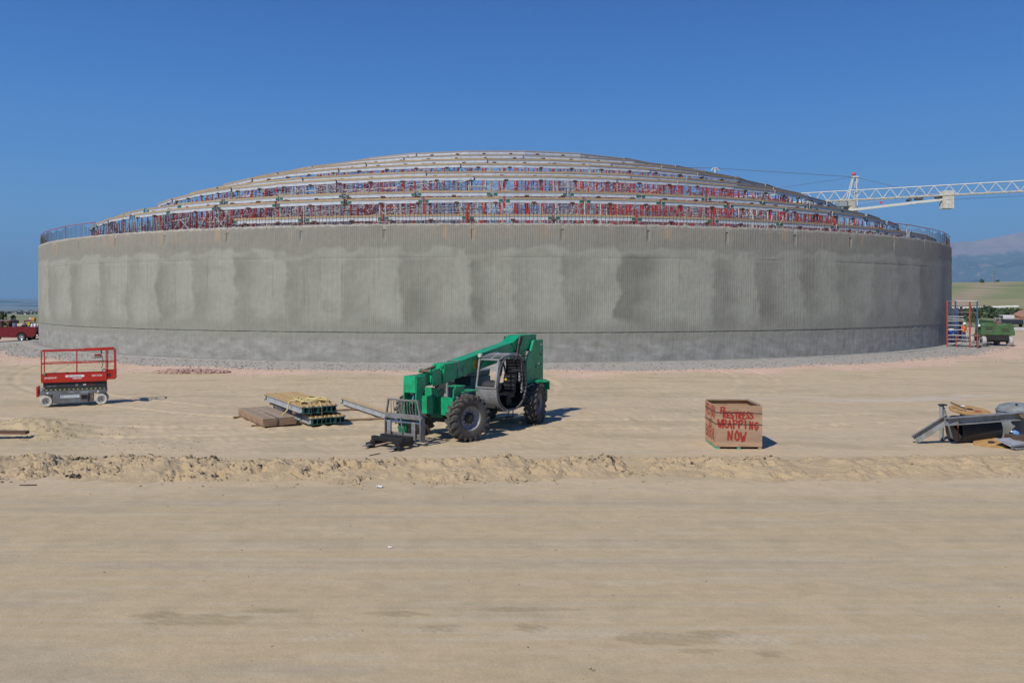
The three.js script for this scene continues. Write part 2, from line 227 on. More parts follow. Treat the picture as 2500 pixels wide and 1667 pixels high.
// loose clods and stones: far too many to count
{
  const clodGeo = (seed) => { let g = mergeVertices(new THREE.IcosahedronGeometry(1, 2).deleteAttribute('uv').deleteAttribute('normal')); const p = g.attributes.position; for (let i = 0; i < p.count; i++) { const v = V().fromBufferAttribute(p, i), s = 1 + .3 * n3(v.x * 1.3 + seed, v.y * 1.3, v.z * 1.3) + .16 * n3(v.x * 3, v.y * 3 + seed, v.z * 3); p.setXYZ(i, v.x * s, v.y * s * .72, v.z * s); } g.computeVertexNormals(); return boxUV(soup(g)); };
  const stoneGeo = (seed) => { let g = mergeVertices(new THREE.IcosahedronGeometry(1, 1).deleteAttribute('uv').deleteAttribute('normal')); const p = g.attributes.position; for (let i = 0; i < p.count; i++) { const v = V().fromBufferAttribute(p, i), s = 1 + .45 * n3(v.x + seed, v.y, v.z); p.setXYZ(i, v.x * s, v.y * s * .7, v.z * s * .85); } g = soup(g); g.computeVertexNormals(); return boxUV(g); };
  function scatter(name, label, cat, geo, m, list) {
    const I = new THREE.InstancedMesh(geo, m, list.length), o = new THREE.Object3D(); I.name = numbered(name); I.castShadow = I.receiveShadow = true;
    list.forEach(([x, z, s, c, sink = .35], i) => { o.position.set(x, groundH(x, z) + s * (.7 - sink * 1.4), z); o.rotation.set(rr(-.5, .5), rr(0, 6.3), rr(-.5, .5)); o.scale.set(s * rr(.8, 1.3), s, s * rr(.8, 1.3)); o.updateMatrix(); I.setMatrixAt(i, o.matrix); I.setColorAt(i, lin(...c)); });
    scene.add(I); return tag(I, label, cat, null, 'stuff');
  }
  const cm = M({ color: 0xffffff, roughness: 1, map: dustMap });
  const L = []; const clodC = () => { const t = rnd(); return mix3([.42, .34, .225], [.48, .39, .26], t); };
  for (let i = 0; i < 5200; i++) { const x = rr(-17, 17), u = rr(-1.5, 1.7), z = bermZ(x) + u; const w = (.15 + .85 * sm(9, 1, x)) * sm(-.15, .45, fbm(x * .5, z * .9 + 5, 3, n2b)); if (rnd() > w) continue; const s = .008 + .04 * Math.pow(rnd(), 3.5); L.push([x, z, s, mix3(clodC(), [.38, .29, .19], rnd() * .5), .45]); }
  for (let i = 0; i < 900; i++) { const a = pick([[-15.2, -26.4, 1.5], [-13.9, -25.1, 1.1], [-16.3, -27.7, 1.2], [-12.6, -26, 1], [-10.2, -23.4, 1.4]]), t = rr(0, 6.3), r = a[2] * Math.sqrt(rnd()); L.push([a[0] + Math.cos(t) * r, a[1] + Math.sin(t) * r, .007 + .02 * rnd() ** 5, clodC(), .25]); }
  for (let i = 0; i < 700; i++) { const z = -(8.6 + 34 * rnd()), x = rr(-.62, .62) * -z; L.push([x, z, .006 + .018 * rnd() ** 4, mix3(clodC(), [.25, .22, .19], rnd() * .7), .4]); }
  for (const [x0, z0, r] of [[-11.0, -21.3, .42], [-9.05, -21.2, .34], [-7.7, -21.0, .2], [-10.2, -19.3, .12], [-3.4, -20.9, .3], [-.6, -20.9, .25], [2.4, -20.8, .3], [4.7, -20.5, .22], [6.2, -20.4, .25]]) for (let i = 0; i < (x0 < -7 ? 34 : 8); i++) { const t = rr(0, 6.3), q = r * Math.sqrt(rnd()) * (i % 3 ? 1 : 1.5); L.push([x0 + Math.cos(t) * q * 1.3, z0 + Math.sin(t) * q * .7,   .012 + .034 * rnd() ** 2, mix3([.10, .08, .06], [.26, .20, .13], rnd() * (x0 < -8 ? .5 : 1)), .25]); }   // clusters of broken lumps coloured darker than the other clods
  scatter('sand_clods', 'loose sand clods crumbled along the low windrow beside the haul road', 'clods', stoneGeo(3), cm, L);
  const S = [], gc = () => mix3([.23, .23, .22], [.42, .40, .38], rnd());
  for (let i = 0; i < 7000; i++) { const a = rr(-1.02, 1.02), r = TR + 1.5 + 3.2 * rnd(), x = TX + Math.sin(a) * r, z = TZ + Math.cos(a) * r; S.push([x, z, .012 + .05 * rnd() ** 3, gc(), .35]); }
  for (let i = 0; i < 1600; i++) { const a = rr(-1, 1), r = TR + 4.4 + 4.5 * rnd() ** 1.5, x = TX + Math.sin(a) * r, z = TZ + Math.cos(a) * r; S.push([x, z, .012 + .03 * rnd() ** 3, mix3([.40, .28, .23], [.50, .38, .32], rnd()), .35]); }
  scatter('footing_gravel', 'grey gravel and broken stone spread around the foot of the tank', 'gravel', stoneGeo(5), M({ color: 0xffffff, roughness: .95, map: dustMap }), S);
  // the heap of pink rubble in front of the tank
  const R = [], bx = -18.1, bz = -46.6; for (let i = 0; i < 1500; i++) { const u = rr(-1, 1), w = rr(-1, 1), q = u * u + w * w; if (q > 1) continue; const s = .03 + .11 * rnd() ** 2.2; R.push([bx + u * 2.1, bz + w * .8, s, mix3([.33, .22, .18], [.56, .40, .34], rnd()), .35 - .9 * (1 - q) * rnd() * (.13 / s) * .9]); }
  scatter('rubble_heap', 'low heap of pink broken rubble on the gravel in front of the tank', 'rubble', stoneGeo(9), M({ color: 0xffffff, roughness: .95, map: dustMap }), R);
}
// ---------------------------------------------------------------- mountains far off on the right
{
  function range(name, label, pts, D, depth, rowsN, colr) {
    const nx = 260, nz = rowsN, x0 = pts[0][0], x1 = pts[pts.length - 1][0], pos = [], col = [], idx = [];
    const prof = (x) => { let k = 0; while (k < pts.length - 2 && x > pts[k + 1][0]) k++; const t = (x - pts[k][0]) / (pts[k + 1][0] - pts[k][0]); return lerp(pts[k][1], pts[k + 1][1], t * t * (3 - 2 * t)); };
    for (let j = 0; j <= nz; j++) for (let i = 0; i <= nx; i++) {
      const x = lerp(x0, x1, i / nx), v = j / nz, H = prof(x), rid = 1 - Math.abs(fbm(x * .0011, v * 2.6, 5)) * 2;
      const y = v < .8 ? H * Math.pow(v / .8, 1.25) * (.86 + .14 * rid) + H * .02 * n2(x * .006, v * 9) : H * (1 - (v - .8) * 3);
      pos.push(x, y - 100 + 100 * v, -D - depth * v + 250 * n2(x * .0008, v * 3)); col.push(...colr(x, y, H, v));
    }
    for (let j = 0; j < nz; j++) for (let i = 0; i < nx; i++) { const a = j * (nx + 1) + i, b = a + 1, c = a + nx + 1, d = c + 1; idx.push(a, b, c, b, d, c); }
    const g = new THREE.BufferGeometry(); g.setAttribute('position', new THREE.Float32BufferAttribute(pos, 3)); g.setAttribute('color', new THREE.Float32BufferAttribute(col, 3)); g.setIndex(idx); g.computeVertexNormals();
    return struct(name, g, M({ vertexColors: true, roughness: 1 }), label);
  }
  range('mountain', 'high mountain with a bare pinkish summit above dark forested slopes', [[-2500, 0], [500, 120], [2600, 420], [3900, 560], [4900, 640], [5700, 735], [6500, 860], [7800, 980], [9500, 700], [11500, 380]], 8200, 2600, 120, (x, y, H, v) => {
    const line = 560 + 60 * fbm(x * .0016, v * 5, 3) + 30 * n2(x * .006, v * 12);
    const rock = mix3([.23, .17, .16], [.34, .25, .215], .5 + .5 * fbm(x * .004, v * 14, 3)), wood = mix3([.05, .075, .055], [.085, .10, .06], .5 + .5 * fbm(x * .006, v * 20, 3));
    let c = mix3(wood, rock, sm(line - 25, line + 30, y)); if (fbm(x * .003 + 5, v * 16, 3) > .42 && y > 150) c = mix3(c, [.36, .25, .20], .7); return c;
  });
  range('hills', 'hazy low hills on the far left horizon', [[-14000, -40], [-9500, -30], [-7600, -14], [-6000, -22], [-4500, -10], [-2500, -30]].map(([x, y]) => [x, y + 0]), 9800, 900, 12, () => [.14, .15, .10]);
}
// ---------------------------------------------------------------- the tank
const D2R = Math.PI / 180;
const onTank = (deg, r, y = 0) => V(TX + Math.sin(deg * D2R) * r, y, TZ + Math.cos(deg * D2R) * r);
const SCARS = [-57, -50.4, -42.8, -36.8, -32.6, -28.6, -24.5, -20.3, -15.7, -10.9, -6.4, -1.4, 1.9, 5.9, 9.8, 17.6, 21.7, 26.5, 30.6, 35.6, 39.5, 44.5, 52];   // where one sprayed pass of mortar ends and the next, damper one begins
const SCARW = [.5, .6, .8, .6, .6, .8, .7, .8, .8, .6, 1, 1.15, .5, .7, 1.5, 1, 1.05, .9, .55, .6, .5, .8, .6];
{
  const tank = thing('water_tank', 'huge round grey concrete tank with ribbed sprayed wall, open at the top', 'tank', [TX, 0, TZ]);
  const SPAN = 140, TW = 2048, THh = 512;
  const rust = (a, h) => sm(.25, .6, fbm(a * .5, 3.7, 3)) * sm(7.7, 8.3, h + .25 * n2(a * .8, h));
  function wallColor(a, h) {
    const fine = fbm(a * 1.6, h * 1.8, 4), streak = fbm(a * 3.5, h * .12, 3), joint = 2.05, drip = sm(.35, .7, fbm(a * 2.2 + 50, h * .07, 3)) * sm(2.6, 4.4, h) * sm(7.4, 6.2, h);
    // sprayed mortar: pale dry passes, each followed by a damp darker one with an edge of its own
    const aw = a + .6 * fbm(h * .3, a * .12, 3) + .22 * fbm(h * 1.1, a * .5, 3) + (h < 5 ? .10 * (5 - h) * n2(a * .1, 4) : 0);
    let damp = 0; for (let k = 0; k < SCARS.length; k++) { const q = aw - SCARS[k], w = (SCARS[k + 1] ?? SCARS[k] + 5) - SCARS[k]; if (q > -.7 && q < w) damp = Math.max(damp, sm(-.28, .22, q) * (1 - sm(.1 * w, (.45 + .4 * hash2(k, 3, 9)) * w, q)) * SCARW[k]); }
    const top = 7.35 + .2 * n2(a * .12, 9) + .1 * n2(a * .5, 5) - .35 * sm(.1, .8, damp);
    damp *= sm(top + .1, top - .5, h) * sm(2.0, 3.0, h + .7 * n2(a * .25, 2));
    damp *= .72 + .4 * sm(-.4, .4, fbm(a * .2, h * .2, 3));
    let c = mix3([.300, .312, .272], [.258, .267, .236], .5 + .5 * fbm(a * .16, h * .35, 3));
    c = mix3(c, [.150, .152, .135], Math.min(.85, damp * .72));
    c = mix3(c, [.17, .172, .152], .45 * drip); c = mix3(c, [.185, .187, .165], .3 * sm(.1, .6, fbm(a * .25 + 4, h * .3, 4, n2b)));
    c = mix3(c, [.205, .205, .182], .75 * sm(top - .12, top + .18, h));                                    // damp upper band
    c = mix3(c, [.205, .208, .185], .7 * sm(3.3, 2.4, h + .45 * n2(a * .2, 7)));                           // damp lower margin
    const pk = n2(Math.floor((a + 180) / 6.65) * 3.7, 1.1);
    if (h > 7.6) { c = mix3(c, pk > 0 ? [.255, .238, .208] : [.225, .222, .20], .6 * sm(7.7, 8.1, h)); c = mix3(c, [.37, .265, .18], .65 * rust(a, h)); }
    c = mix3(c, [.42, .41, .385], .8 * sm(8.70, 8.80, h + .06 * n2(a * 2, 2)));
    if (h < joint) { // rough grey pour below the joint, blue-grey splashes dried on it
      const spill = sm(.35, .0, joint - h - .12 - .28 * (.5 + .5 * fbm(a * .3, 3, 3)));
      let d = mix3([.222, .222, .206], [.274, .274, .258], .5 + .5 * fbm(a * .35, h * .9, 4)); const blot = fbm(a * .42 + 30, h * 1.15, 5, n2b) + .22 * fbm(a * 2.2, h * 3.4, 3);
      d = mix3(d, [.325, .33, .33], .6 * sm(.06, .55, blot) * sm(1.75, 1.2, h)); d = mix3(d, [.185, .186, .168], .6 * sm(.12, .55, -blot)); c = mix3(d, c, spill);
    }
    return c.map((v) => v * (1 + .08 * fine + .07 * streak));
  }
  const enc = (v) => v <= .0031308 ? v * 12.92 : 1.055 * Math.pow(v, 1 / 2.4) - .055;
  const map = tex(TW, THh, (x, y) => wallColor((x / TW - .5) * SPAN, y / THh * TH).map(enc), 1);
  const grit = tileNoise(512, 32, 4, 808), bump = tex(512, 512, (x, y) => grit[y * 512 + x], 1, false); bump.repeat.set(90, 7);
  // outer face with its corrugated ribs; profile rows follow the pour joints
  const rows = [-.3, 0, .25, .5, .8, 1.1, 1.4, 1.7, 1.98, 2.02, 2.05, 2.055, 2.09, 2.4]; for (let h = 2.8; h < 6.7; h += .28) rows.push(h); rows.push(6.70, 6.735, 6.745, 6.78, 7.0, 7.2, 7.4, 7.6, 7.8, 8.0, 8.2, 8.4, 8.6, 8.75, TH);
  const ribs = 0.1636;                                                 // degrees from rib to rib (14 cm)
  const A = []; for (let a = -66; a <= 66.001; a += ribs / 6) A.push(a); for (let a = 67; a < 293.5; a += 1) A.push(a); A.push(294);
  const nr = rows.length, pos = [], uv = [], idx = [];
  for (const a of A) for (const h of rows) {
    let r = TR; const front = Math.abs(a) < 66;
    if (front) {
      const cov = h > 7.45 ? 1 : (.35 + .5 * sm(-.25, .35, fbm(a * .12, h * .3, 3))) * sm(42, 26, a) * sm(-60, -44, a);
      const k = h < 2.055 ? 0 : cov * sm(8.85, 8.7, h), t = (a / ribs) % 1, tt = t < 0 ? t + 1 : t;
      r -= k * .024 * (tt < .22 ? Math.sin(tt / .22 * Math.PI) : 0);
      r += .022 * fbm(a * .22, h * .4, 3) + .006 * fbm(a * 2.2, h * 2, 2);
      const jp = ((a + 180 + 360 - .2) / 6.65) % 1, w = .25 / 6.65; if (h > 7.95 && jp < w) r -= .05;                     // vertical joint strips at the head of each panel
      const jr = 6.74 + .05 * n2(a * .15, 3); if (Math.abs(h - 6.74) < .012) r -= .022 * sm(-.5, 0, n2(a * .13, 12)); 
    }
    if (h < 2.052) r += front ? -.025 + .02 * fbm(a * .9, h * 1.5, 3) : -.025;
    if (h > 2.0 && h < 2.053) r -= .012;
    const hh = h === TH ? TH + (front ? .05 * n2(a * 1.1, 4) + .035 * n2(a * 4.2, 9) : 0) : h;
    pos.push(Math.sin(a * D2R) * r, hh, Math.cos(a * D2R) * r); uv.push(a / SPAN + .5, h / TH * .998 + .001);
  }
  for (let i = 0; i < A.length - 1; i++) for (let j = 0; j < nr - 1; j++) { const a = i * nr + j, b = a + nr; idx.push(a, b, b + 1, a, b + 1, a + 1); }
  const g = new THREE.BufferGeometry(); g.setAttribute('position', new THREE.Float32BufferAttribute(pos, 3)); g.setAttribute('uv', new THREE.Float32BufferAttribute(uv, 2)); g.setIndex(idx); g.computeVertexNormals();
  const wall = new THREE.Mesh(g, M({ map, bumpMap: bump, bumpScale: .006, roughness: .93 })); map.repeat.set(1, 1); wall.name = 'wall'; wall.castShadow = wall.receiveShadow = true; tank.add(wall);
  // core wall behind the sprayed skin: inner face and crumbly rim
  const concrete = M({ color: lin(.33, .325, .305), roughness: .95, map: dustMap, bumpMap: bump, bumpScale: .01 });
  { const p = [], ix = []; const N = 720; for (let i = 0; i <= N; i++) { const a = i / N * 360, y = TH + .03 * n2(a * 1.3, 7) + .03 * n2(a * 5, 3); for (const [r, h] of [[TR - .012, TH - .35], [TR - .012, y], [TR - .13, y + .02 + .03 * n2(a * 3, 1)], [TR - .27, y - .02], [TR - .30, TH - .3], [TR - .30, -.3]]) p.push(Math.sin(a * D2R) * r, h, Math.cos(a * D2R) * r); }
    for (let i = 0; i < N; i++) for (let j = 0; j < 5; j++) { const a = i * 6 + j, b = a + 6; ix.push(a, b, b + 1, a, b + 1, a + 1); }
    const q = new THREE.BufferGeometry(); q.setAttribute('position', new THREE.Float32BufferAttribute(p, 3)); q.setIndex(ix); q.computeVertexNormals(); const n = soup(q); mesh('rim', [n], concrete, tank, 'pale crumbly top edge of the wall'); }
  // footing kerb
  mesh('footing', [lathe([[TR - .1, -.2], [TR - .1, .21], [TR + .78, .2], [TR + .84, .17], [TR + .86, -.2]], 240)], M({ color: lin(.36, .365, .36), roughness: .95, map: dustMap, bumpMap: bump, bumpScale: .01 }), tank, 'pale concrete footing kerb');
  // starter bars above the rim (too fine to pick apart) and the red guard line on the sides and back
  const bars = []; for (let i = 0; i < 1250; i++) { const a = i / 1250 * 360 + rr(-.03, .03), hh = .82 + .2 * n2(a * .3, 5); bars.push(rod(onTank(a, TR - .17, TH - .05).sub(V(TX, 0, TZ)), onTank(a + rr(-.03, .03), TR - .17 + rr(-.02, .02), TH + hh).sub(V(TX, 0, TZ)), .013, 4)); }
  const rb = mesh('starter_bars', bars, M({ color: lin(.11, .075, .065), roughness: .9 }), tank, 'row of thin steel starter bars'); rb.userData.kind = 'stuff';
  const rail = []; for (let a = 38; a < 322; a += 1.6) { const a2 = Math.min(322, a + 1.6); rail.push(rod(onTank(a, TR - .17, TH + 1.02 + .03 * n2(a, 1)).sub(V(TX, 0, TZ)), onTank(a2, TR - .17, TH + 1.02 + .03 * n2(a2, 1)).sub(V(TX, 0, TZ)), .03, 5)); }
  mesh('guard_rail', rail, dusty(lin(.36, .06, .05)), tank, 'red guard line on the starter bars');
  for (let a = 42; a < 322; a += 7) mesh('rail_post', [rod([0, 0, 0], [0, 1.05, 0], .035, 6)], dusty(lin(.5, .5, .5)), tank).position.copy(onTank(a, TR - .2, TH - .03).sub(V(TX, 0, TZ)));
}
// ---------------------------------------------------------------- dome formwork on shoring
const domeY = (r) => TH - .2 + 11.5 * (1 - (r / TR) ** 2);
const RINGS = [[47.2, 54, -20.5, 58], [43.9, 50, -180, 180], [42.4, 50, -180, 180], [38.1, 44, -180, 180], [36.6, 43, -180, 180], [33.2, 39, -180, 180], [30.7, 36, -180, 180], [27.3, 32, -180, 180], [21.5, 25, -180, 180]];
{
  const form = thing('dome_formwork', 'shallow dome of ringed aluminium beams with timber tops over the tank', 'formwork', [TX, 0, TZ]);
  const alu = M({ color: lin(.58, .62, .69), roughness: .42, metalness: 0, map: wearMap }), nail = wood(lin(.66, .53, .33)), nail2 = wood(lin(.58, .45, .28)), green = paint(lin(.03, .16, .12), .5);
  const prof = [[-.065, 0], [.065, 0], [.065, .018], [.02, .03], [.02, .22], [.05, .232], [.05, .25], [-.05, .25], [-.05, .232], [-.02, .22], [-.02, .03], [-.065, .018]];
  let made = 0; const restA = [], restN = [];
  for (const [r, n, a0, a1] of RINGS) {
    const step = 360 / n, L = 2 * r * Math.sin(step / 2 * D2R) + (r > 41 ? -.22 : .22), y = domeY(r), off = rr(0, step);
    const bg = boxUV(plate(prof, L, 0).rotateY(Math.PI / 2)), ng = boxUV(rbox(L - .05, r < 29 ? .07 : .12, .10, 0, .25 + (r < 29 ? .036 : .061), 0, .008)), eg = [-1, 1].map((s) => join([box(.24, .19, .03, s * (L / 2 - .13), .125, .03)]));
    for (let k = 0; k < n; k++) {
      let a = off + k * step; a = ((a + 180) % 360) - 180; if (a < a0 || a > a1) continue;
      const front = Math.abs(a) < 106, p = onTank(a, r * Math.cos(step / 2 * D2R) + (k % 2 ? .07 : -.07), y).sub(V(TX, 0, TZ));
      if (front && made < 296) {
        made++; const b = new THREE.Mesh(bg, alu); b.name = 'beam'; b.castShadow = b.receiveShadow = true; b.position.copy(p); b.rotation.y = a * D2R; b.rotation.z = rr(-.004, .004); form.add(b);
        const t = new THREE.Mesh(ng, rnd() < .6 ? nail : nail2); t.name = 'timber_strip'; t.castShadow = t.receiveShadow = true; b.add(t);
        if (r > 41) for (const q of eg) { const e = new THREE.Mesh(q, green); e.name = 'painted_end'; e.castShadow = e.receiveShadow = true; b.add(e); }
      } else { const mm = new THREE.Matrix4().makeRotationY(a * D2R).setPosition(p); restA.push(bg.clone().applyMatrix4(mm)); restN.push(ng.clone().applyMatrix4(mm)); }
    }
  }
  mesh('rear_beams', restA, alu, form, 'further ring beams on the far side').userData.kind = 'stuff';
  mesh('rear_timber_strips', restN, nail, form, 'timber strips of the further beams').userData.kind = 'stuff';
  // rust-brown saddles that carry the beams
  const sad = M({ color: lin(.12, .05, .03), roughness: .85, map: wearMap }), sg = join([box(.34, .05, .22, 0, -.04, 0), box(.30, .10, .015, 0, .02, .085), box(.30, .1, .015, 0, .02, -.085), rod([0, -.06, 0], [0, -.35, 0], .03, 6)]), list = [];
  for (const [r, n, a0, a1] of RINGS) { const m = Math.round(n * 2.1); for (let k = 0; k < m; k++) { const a = k / m * 360 - 180 + (r * 7) % 5; if (a < a0 || a > a1) continue; const s = .95; list.push(sg.clone().scale(s, s, s).applyMatrix4(new THREE.Matrix4().makeRotationY(a * D2R).setPosition(onTank(a, r, domeY(r)).sub(V(TX, 0, TZ))))); } }
  mesh('saddles', list, sad, form, 'rust brown saddle heads under the beams').userData.kind = 'stuff';
}
{
  const shore = thing('shoring_scaffold', 'dense red shoring frames with grey braces standing inside the tank', 'scaffold', [TX, 0, TZ]);
  const red = paint(lin(.52, .035, .025), .5), red2 = paint(lin(.36, .03, .028), .6), zinc = M({ color: lin(.42, .43, .45), roughness: .45, metalness: .4, map: wearMap }), pale = M({ color: lin(.62, .62, .60), roughness: .5, map: wearMap }), blue = M({ color: lin(.14, .18, .28), roughness: .6, map: wearMap });
  const any = M({ color: 0xffffff, roughness: .55, map: wearMap });
  // each row of towers shares its frames: two red ladder frames and their cross braces
  const ROWS = [[47.2, 45.9, 2.3, -22, 60], [43.9, 42.4, 2.1, -180, 180], [40.6, 39.4, 2.9, -180, 180], [38.1, 36.6, 2.2, -180, 180], [33.2, 30.7, 2.4, -180, 180], [27.3, 25.3, 3.0, -180, 180], [21.5, 19.5, 3.2, -180, 180], [15.8, 14.2, 3.4, -180, 180]];
  let made = 0;
  for (const [ro, ri, gap, a0, a1] of ROWS) {
    const lone = ro === 40.6, yo = (lone ? domeY(ro) - .9 : domeY(ro)) - .35, yi = (lone ? domeY(ri) - .9 : domeY(ri)) - .35, w = 1.15, dr = ro - ri;
    const vars = [0, 1, 2].map((v) => {
      const F = [], B = []; const xs = [-w / 2, w / 2];
      for (const x of xs) { F.push(rod([x, .2, 0], [x, yo, 0], .05, 5), rod([x, .2, -dr], [x, yi, -dr], .05, 5)); }
      for (let y = 1.1 + v * .25; y < Math.min(yo, yi); y += 1.55) {
        const y2 = Math.min(y + .45, yo - .05, yi - .05); for (const x of xs) F.push(bar([x, y, 0], [x, y, -dr], .04), bar([x, y2, 0], [x, y2, -dr], .032));
        F.push(bar([-w / 2, Math.min(y + .2, yo - .1), 0], [w / 2, Math.min(y + .2, yo - .1), 0], .03));
        const yt = Math.min(y + 1.35, yo - .1), ym = Math.min(y + .75, yo - .15); B.push(bar([-w / 2, y, .03], [w / 2, yt, .03], .036), bar([w / 2, y, .05], [-w / 2, yt, .05], .036), bar([-w / 2, Math.min(y + .1, yi - .2), -dr], [w / 2, Math.min(y + 1.3, yi - .05), -dr], .034), bar([-gap + w / 2, ym, -.02], [w / 2, Math.min(ym + (v - 1) * .4, yo - .05), -.02], .038), bar([-gap + w / 2, y, -.04], [-w / 2, Math.min(y + 1.2, yo - .1), -.04], .034), bar([-gap + w / 2, Math.min(y + .3, yi - .1), -dr - .04], [w / 2, Math.min(y + .3, yi - .1), -dr - .04], .036));
      }
      for (const x of xs) for (const [y, z] of [[yo, 0], [yi, -dr]]) B.push(rod([x, y - .75, z], [x, y + .3, z], .026, 5));
      return [join(F), join(B)];
    });
    const n = Math.round(Math.PI * (ro + ri) / gap), restF = [[], [], []];
    for (let k = 0; k < n; k++) {
      const a = k / n * 360 - 180 + rr(-.25, .25); if (a < a0 || a > a1) continue; const v = k % 3, front = Math.abs(a) < 75;
      if (rnd() < .06) continue;
      if (front && made < 298) {
        made++; const f = new THREE.Mesh(vars[v][0], pick([red, red, red, red, red, red2, red2, zinc, zinc, pale, blue])); f.name = 'shoring_frame'; f.castShadow = f.receiveShadow = true; f.position.copy(onTank(a, ro, 0).sub(V(TX, 0, TZ))); f.rotation.y = a * D2R; shore.add(f);
        const b = new THREE.Mesh(vars[v][1], pick([zinc, zinc, pale, blue])); b.name = 'cross_braces'; b.userData.kind = 'stuff'; b.castShadow = b.receiveShadow = true; f.add(b);
      } else restF[v].push(new THREE.Matrix4().makeRotationY(a * D2R).setPosition(onTank(a, ro, 0).sub(V(TX, 0, TZ))));
    }
    restF.forEach((list, v) => { if (!list.length) return; [[vars[v][0], any, 'further_frames'], [vars[v][1], any, 'further_braces']].forEach(([g, m, nm]) => { const I = new THREE.InstancedMesh(g, m, list.length); list.forEach((x, i) => { I.setMatrixAt(i, x); I.setColorAt(i, nm === 'further_frames' ? pick([red, red, red, red2, zinc, pale, blue]).color : pick([zinc, zinc, pale, blue]).color); }); I.name = nm; I.userData.kind = 'stuff'; I.castShadow = I.receiveShadow = true; shore.add(I); }); });
  }
  // long walkway tubes and raking struts between the rows
  const T = []; for (const r of [46, 43, 40, 37, 33, 30]) for (let a = -80; a < 80; a += rr(6, 11)) { const y = domeY(r) - rr(.9, 2.8), b = a + rr(3, 6.5); T.push(rod(onTank(a, r, y).sub(V(TX, 0, TZ)), onTank(b, r + rr(-.4, .4), y + rr(-.25, .25)).sub(V(TX, 0, TZ)), .03, 5)); if (rnd() < .6) T.push(rod(onTank(a, r, y + rr(0, .3)).sub(V(TX, 0, TZ)), onTank(a + rr(-2.5, 2.5), r - rr(0, 2), y - rr(1, 2.4)).sub(V(TX, 0, TZ)), .04, 5)); }
  mesh('raking_struts', T, M({ color: lin(.55, .55, .54), roughness: .4, metalness: .5, map: wearMap }), shore, 'pale loose tubes and raking struts').userData.kind = 'stuff';
}
// ---------------------------------------------------------------- flat print
function decal(name, w, h, draw, parent, pos, turn = [0, 0, 0], res = 256, rough = .6) {
  const c = document.createElement('canvas'); c.width = Math.max(16, Math.round(w * res)); c.height = Math.max(16, Math.round(h * res)); const g = c.getContext('2d'); g.clearRect(0, 0, c.width, c.height); g.save(); g.scale(c.width / w, c.height / h); draw(g, w, h); g.restore();
  const t = new THREE.CanvasTexture(c); t.colorSpace = THREE.SRGBColorSpace;
  const o = new THREE.Mesh(new THREE.PlaneGeometry(w, h), new THREE.MeshStandardMaterial({ map: t, transparent: true, roughness: rough })); o.name = name; o.position.set(...pos); o.rotation.set(...turn); o.receiveShadow = true; parent.add(o); return o;
}
const say = (g, s, x, y, size, color, font = 'bold', slant = 0, sx = 1) => { g.save(); g.translate(x, y); g.transform(sx, 0, -slant, 1, 0, 0); g.scale(.01, .01); g.font = `${font} ${size * 100}px sans-serif`; g.fillStyle = color; g.textBaseline = 'middle'; g.fillText(s, 0, 0); g.restore(); };

